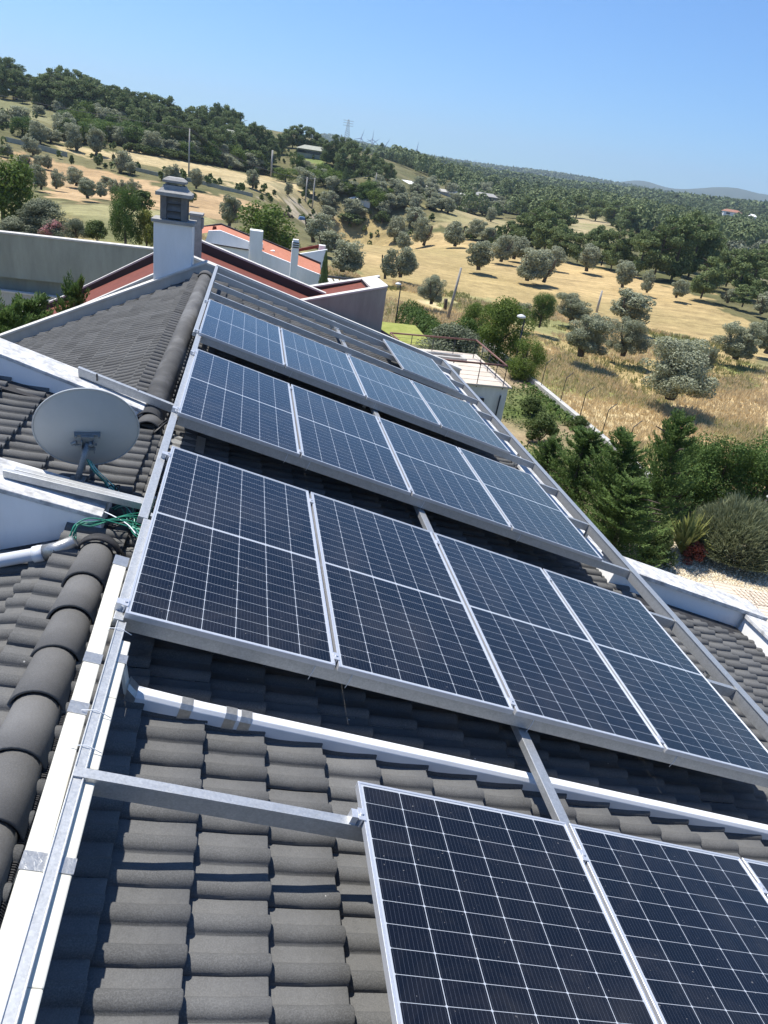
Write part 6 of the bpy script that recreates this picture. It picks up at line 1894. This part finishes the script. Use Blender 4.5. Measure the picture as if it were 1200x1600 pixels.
# ------------------------------------------------------------------ distant houses
def hut(name, x, y, w, d, h, rz_, wallm, roofm, label, zoff=0, over=.5, pitch_=.22, windows=2, z=None):
    z = gz(x, y)-.2 if z is None else z
    R_ = Matrix.Rotation(rz_, 4, 'Z'); e = empty(name, (x, y, z)); tag(e, label, 'house')
    e.matrix_basis = Matrix.Translation((x, y, z)) @ R_
    def add(mb, nm, mt):
        me_ = bpy.data.meshes.new(nm); me_.from_pydata([tuple(v) for v in mb.v], [], mb.f); return link(nm, me_, mt, e, False)
    mb = MB(); mb.prism([(-w/2, -1.5), (w/2, -1.5), (w/2, h), (-w/2, h)], -d/2, d/2); add(mb, 'wall', M[wallm])
    mb = MB(); rh = d*pitch_
    mb.hexa([(-w/2-over, -d/2-over, h+.01), (w/2+over, -d/2-over, h+.01), (w/2+over, d/2+over, h+.01), (-w/2-over, d/2+over, h+.01), (-w/2+w*.18, -.1, h+rh+.1), (w/2-w*.18, -.1, h+rh+.1), (w/2-w*.18, .1, h+rh+.1), (-w/2+w*.18, .1, h+rh+.1)]); add(mb, 'roof', M[roofm])
    for k in range(windows):
        mb = MB(); cx_ = -w/2 + w*(k+.5)/windows; mb.box(cx_-w*.11, cx_+w*.11, -d/2-.06, -d/2-.003, h*.32, h*.78); add(mb, 'window', M['glassdark'])
hut('hill_house', -7.2, 232, 4.0, 4, 2.6, -.2, 'white', 'concrete', 'small white house among dark pines on the hill', windows=1, z=2.8)
hut('hill_house', 18.6, 252, 9, 5, 1.7, -.28, 'concrete', 'concrete', 'long low house with a shady veranda on the green hilltop lawn', windows=5, z=3.1)
hut('hill_house', 47.0, 290, 10, 6, 2.4, .1, 'membrane', 'membrane', 'dark red roofed house under the pines on the shoulder', windows=2, z=-3.5)
hut('hill_house', 52.5, 291, 4, 5, 2.2, .1, 'white', 'orange', 'small pale pink house touching the dark red roofed one', windows=1, z=-4.6)
hut('shed', 63.5, 318, 17, 5, 2.2, -.25, 'white', 'white', 'long white shed roof shining in the old orchard', windows=0, z=-3.6)
hut('shed', 82.9, 322, 15, 4, 1.6, -.2, 'concrete2', 'concrete2', 'long grey low roof in the orchard, right of the white shed', windows=0, z=-4.0)
hut('shed', 95.5, 311, 10, 5, 2.2, -.3, 'wood', 'cap', 'dark brown shed with a flat pale roof at the right end of the orchard', windows=2, z=-3.7)
hut('shed', 26.6, 183, 5, 2.4, 1.0, -.5, 'white', 'white', 'small white sheet roof among olives above the hollow', windows=0, z=-6.0)
hut('hill_house', 386, 579, 14, 8, 3, -.3, 'white', 'farroof', 'far pale house with orange roof in a gap of the distant forest at right', windows=2, z=8.6)
hut('hill_house', 398, 570, 8, 7, 3, -.3, 'white', 'white', 'far white shed beside the pale house in the distant forest', windows=1, z=7.6)
m = MB(); x, y = 6.2, 134.0; z = gz(x, y)
for k in range(7): m.tube([(x-3+k*.7, y+.2*k, z), (x-2.8+k*.7, y+.2*k, z+.5+.2*(k % 3)), (x-2.5+k*.7, y+.2*k, z)], .22, 5)
o = m.build('scrap_heap', M['bark']); tag(o, 'dark heap of junk beside the dirt track', 'heap')
m = MB(); m.hexa([(x+2.5, y, z), (x+4, y, z), (x+4, y+1.5, z), (x+2.5, y+1.5, z), (x+2.8, y+.2, z+.55), (x+3.7, y+.2, z+.5), (x+3.7, y+1.3, z+.5), (x+2.8, y+1.3, z+.55)]); o = m.build('tarp_cover', M['carblue'], None, bevel=.1); tag(o, 'small bright blue tarpaulin covered pile beside the track', 'tarpaulin')
# grey field wall of the orange field
def fieldwall(pts, h, label):
    m = MB()
    for (x0, y0), (x1, y1) in zip(pts[:-1], pts[1:]):
        n_ = max(1, int(math.hypot(x1-x0, y1-y0)/4))
        for k in range(n_):
            a, b_ = k/n_, (k+1)/n_; xa, ya, xb, yb = x0+(x1-x0)*a, y0+(y1-y0)*a, x0+(x1-x0)*b_, y0+(y1-y0)*b_
            za, zb = gz(xa, ya), gz(xb, yb)
            m.hexa([(xa, ya, za-.3), (xb, yb, zb-.3), (xb, yb+.25, zb-.3), (xa, ya+.25, za-.3), (xa, ya, za+h), (xb, yb, zb+h), (xb, yb+.25, zb+h), (xa, ya+.25, za+h)])
    o = m.build('field_wall', M['concrete']); tag(o, label, 'wall')
fieldwall(FW, .85, 'low grey field wall at the far left above the orange field')
fieldwall(FW2, .7, 'low grey field wall behind the main chimney, right part of the orange field')

# ------------------------------------------------------------------ far forest and dry grass
rg = np.random.default_rng(21)
def scatter(n, az0, az1, d0, d1, seed):
    g = np.random.default_rng(seed); a = np.radians(g.uniform(az0, az1, n)); d = np.sqrt(g.uniform(d0*d0, d1*d1, n))
    return .50357+d*np.sin(a), -5.40422+d*np.cos(a), d
def forest(name, n, az0, az1, d0, d1, hh, nq, q, mt, seed, label, avoid=(), dens=None):
    hh = hh*.85; gap_ = .30 if d1 < 1000 else .12
    x, y, d = scatter(n, az0, az1, d0, d1, seed); keep = np.ones(n, bool)
    for p in avoid: keep &= ~inpoly(x, y, POLYS[p])
    for (hx, hy, hr) in ((63, 316, 16), (84, 320, 12), (96, 308, 11), (48, 286, 10), (386, 575, 14)): keep &= np.hypot(x-hx, y-hy) > hr
    if dens is not None: keep &= dens(x, y, d)
    if name == 'forest': keep &= vnoise(x, y, 38., seed) > gap_
    x, y, d = x[keep], y[keep], d[keep]; n = len(x); z = terr(x, y)
    g = np.random.default_rng(seed+1); H = hh*g.uniform(.5, 1.3, n)
    k = np.repeat(np.arange(n), nq); u = g.random(len(k)); a = g.uniform(0, 6.28, len(k)); ph = g.uniform(-.5, 1.5, len(k))
    r = .38*H[k]*np.cos(ph)*g.uniform(.6, 1, len(k)); P = np.stack([x[k]+r*np.cos(a), y[k]+r*np.sin(a), z[k]+H[k]*(.48+.48*np.sin(ph))], 1)
    dn = np.stack([np.cos(ph)*np.cos(a), np.cos(ph)*np.sin(a), np.sin(ph)], 1)
    o = link(name, qmesh(name, quads(P, dn, q, .9, g, .45), M[mt])); tag(o, label, 'forest', kind='stuff')
forest('forest', 1150, 9.5, 46, 265, 470, 8.5, 220, .72, 'pine_far', 31, 'nearer part of the dark pine forest beyond the fields', ('clear1', 'clear2', 'edge', 'farclear'), lambda x, y, d: (np.degrees(np.arctan2(x-.5, y+5.4)) > 9.5+np.clip((420-d)/20, 0, 12)))
forest('forest', 4600, 8.5, 50, 460, 950, 9, 70, 1.4, 'pine_far', 33, 'broad dark pine forest covering the middle distance', ('farclear',))
forest('forest', 9000, 6, 52, 900, 1650, 10, 14, 4.2, 'pine_far', 35, 'dark forest on the long far ridge below the skyline')
forest('forest', 9000, 2, 52, 2400, 3300, 9, 6, 8., 'pine_far', 37, 'blue green forest on the ridge that carries the wind turbines')
forest('olive_grove', 420, 34, 48, 190, 380, 5, 110, .7, 'olive_mass', 39, 'grey olive grove in the dip beyond the right hand pines', ('clear2',), lambda x, y, d: (np.degrees(np.arctan2(x-.5, y+5.4)) > 34+np.clip((d-260)/40, 0, 5)))
forest('undergrowth', 1600, -24, 12, 150, 300, 1.6, 26, .45, 'green', 41, 'low green scrub on the slopes between the small trees', ('pale', 'orange', 'meadow', 'slope', 'track', 'lawn2'), lambda x, y, d: vnoise(x, y, 12., 3) > .45)
forest('undergrowth', 900, 12, 34, 150, 290, 1.7, 26, .45, 'green', 43, 'low green scrub around the sunny clearings', ('stubble', 'clear1', 'clear2', 'track'), lambda x, y, d: vnoise(x, y, 12., 5) > .35)
# tall dry grass
def grass(name, n, poly, hmin, hmax, mt, seed, label, az=(-2, 48), d=(18, 75), dn=None, wdt=.016):
    x, y, dd_ = scatter(n, az[0], az[1], d[0], d[1], seed); k = np.ones(len(x), bool)
    if poly is not None: k &= inpoly(x, y, POLYS[poly])
    k &= ~((x < 15.2) & (y < 40)); k &= ~((y < 15.2) & (x < 30))
    if dn is not None: k &= dn(x, y)
    x, y, dd_ = x[k], y[k], dd_[k]; z = terr(x, y); g = np.random.default_rng(seed+5); n = len(x)
    V = []
    for b_ in range(5):
        h = g.uniform(hmin, hmax, n); a = g.uniform(0, 6.28, n); l = g.uniform(.1, .55, n)*h; ox, oy = g.normal(0, .07, n), g.normal(0, .07, n)
        w = wdt*(dd_/30)
        bx_, by_ = x+ox, y+oy; a2 = g.uniform(0, 3.14, n); sx_, sy_ = np.cos(a2)*w, np.sin(a2)*w
        V.append(np.stack([np.stack([bx_-sx_, by_-sy_, z-.03], 1), np.stack([bx_+sx_, by_+sy_, z-.03], 1), np.stack([bx_+np.cos(a)*l+sx_*.3, by_+np.sin(a)*l+sy_*.3, z+h], 1), np.stack([bx_+np.cos(a)*l-sx_*.3, by_+np.sin(a)*l-sy_*.3, z+h], 1)], 1))
    V = np.concatenate(V).reshape(-1, 3)
    o = link(name, qmesh(name, V, M[mt])); tag(o, label, 'grass', kind='stuff')
grass('dry_grass', 38000, 'brown', .10, .32, 'straw', 51, 'tall straw coloured dry grass of the near field')
grass('dry_grass', 26000, None, .12, .32, 'straw', 53, 'short dry grass between boundary wall and the fields', (-4, 40), (34, 85), lambda x, y: ~inpoly(x, y, POLYS['stubble']) | (vnoise(x, y, 6., 3) > .5))
grass('weeds', 14000, None, .10, .36, 'weed', 55, 'green weeds mixed into the dry grass', (5, 46), (20, 85), lambda x, y: (vnoise(x*.6+y*.5, y*.7-x*.4, 4., 12) > .55))
# weeds in the garden strip
def gweeds():
    g = np.random.default_rng(61); n = 5200; x = g.uniform(10.6, 14.5, n); y = g.uniform(15.2, 33, n); k = vnoise(x, y, 1.7, 13) > .38; x, y = x[k], y[k]; n = len(x)
    P = np.stack([x, y, -6.33+g.uniform(0, .22, n)], 1); V = quads(P, np.tile([0, 0, 1.], (n, 1)), .07, .9, g, .7)
    o = link('weeds', qmesh('weeds', V, M['green'])); tag(o, 'low green weeds in the sandy strip beside the terrace', 'weeds', kind='stuff')
gweeds()
# haze: a pale even volume round everything
m = MB(); m.box(-6800, 6900, -6500, 7300, -60, 420); hz = m.build('haze', None); tag(hz, 'thin pale blue summer haze over the distant hills', 'haze', kind='stuff')
hm = bpy.data.materials.new('haze'); hm.use_nodes = True; nt = hm.node_tree; nt.nodes.remove(nt.nodes['Principled BSDF'])
pv = nt.nodes.new('ShaderNodeVolumePrincipled'); pv.inputs['Density'].default_value = .00016; pv.inputs['Color'].default_value = (.72, .86, 1, 1); pv.inputs['Anisotropy'].default_value = .3
nt.links.new(pv.outputs[0], nt.nodes['Material Output'].inputs['Volume']); hz.data.materials.append(hm)
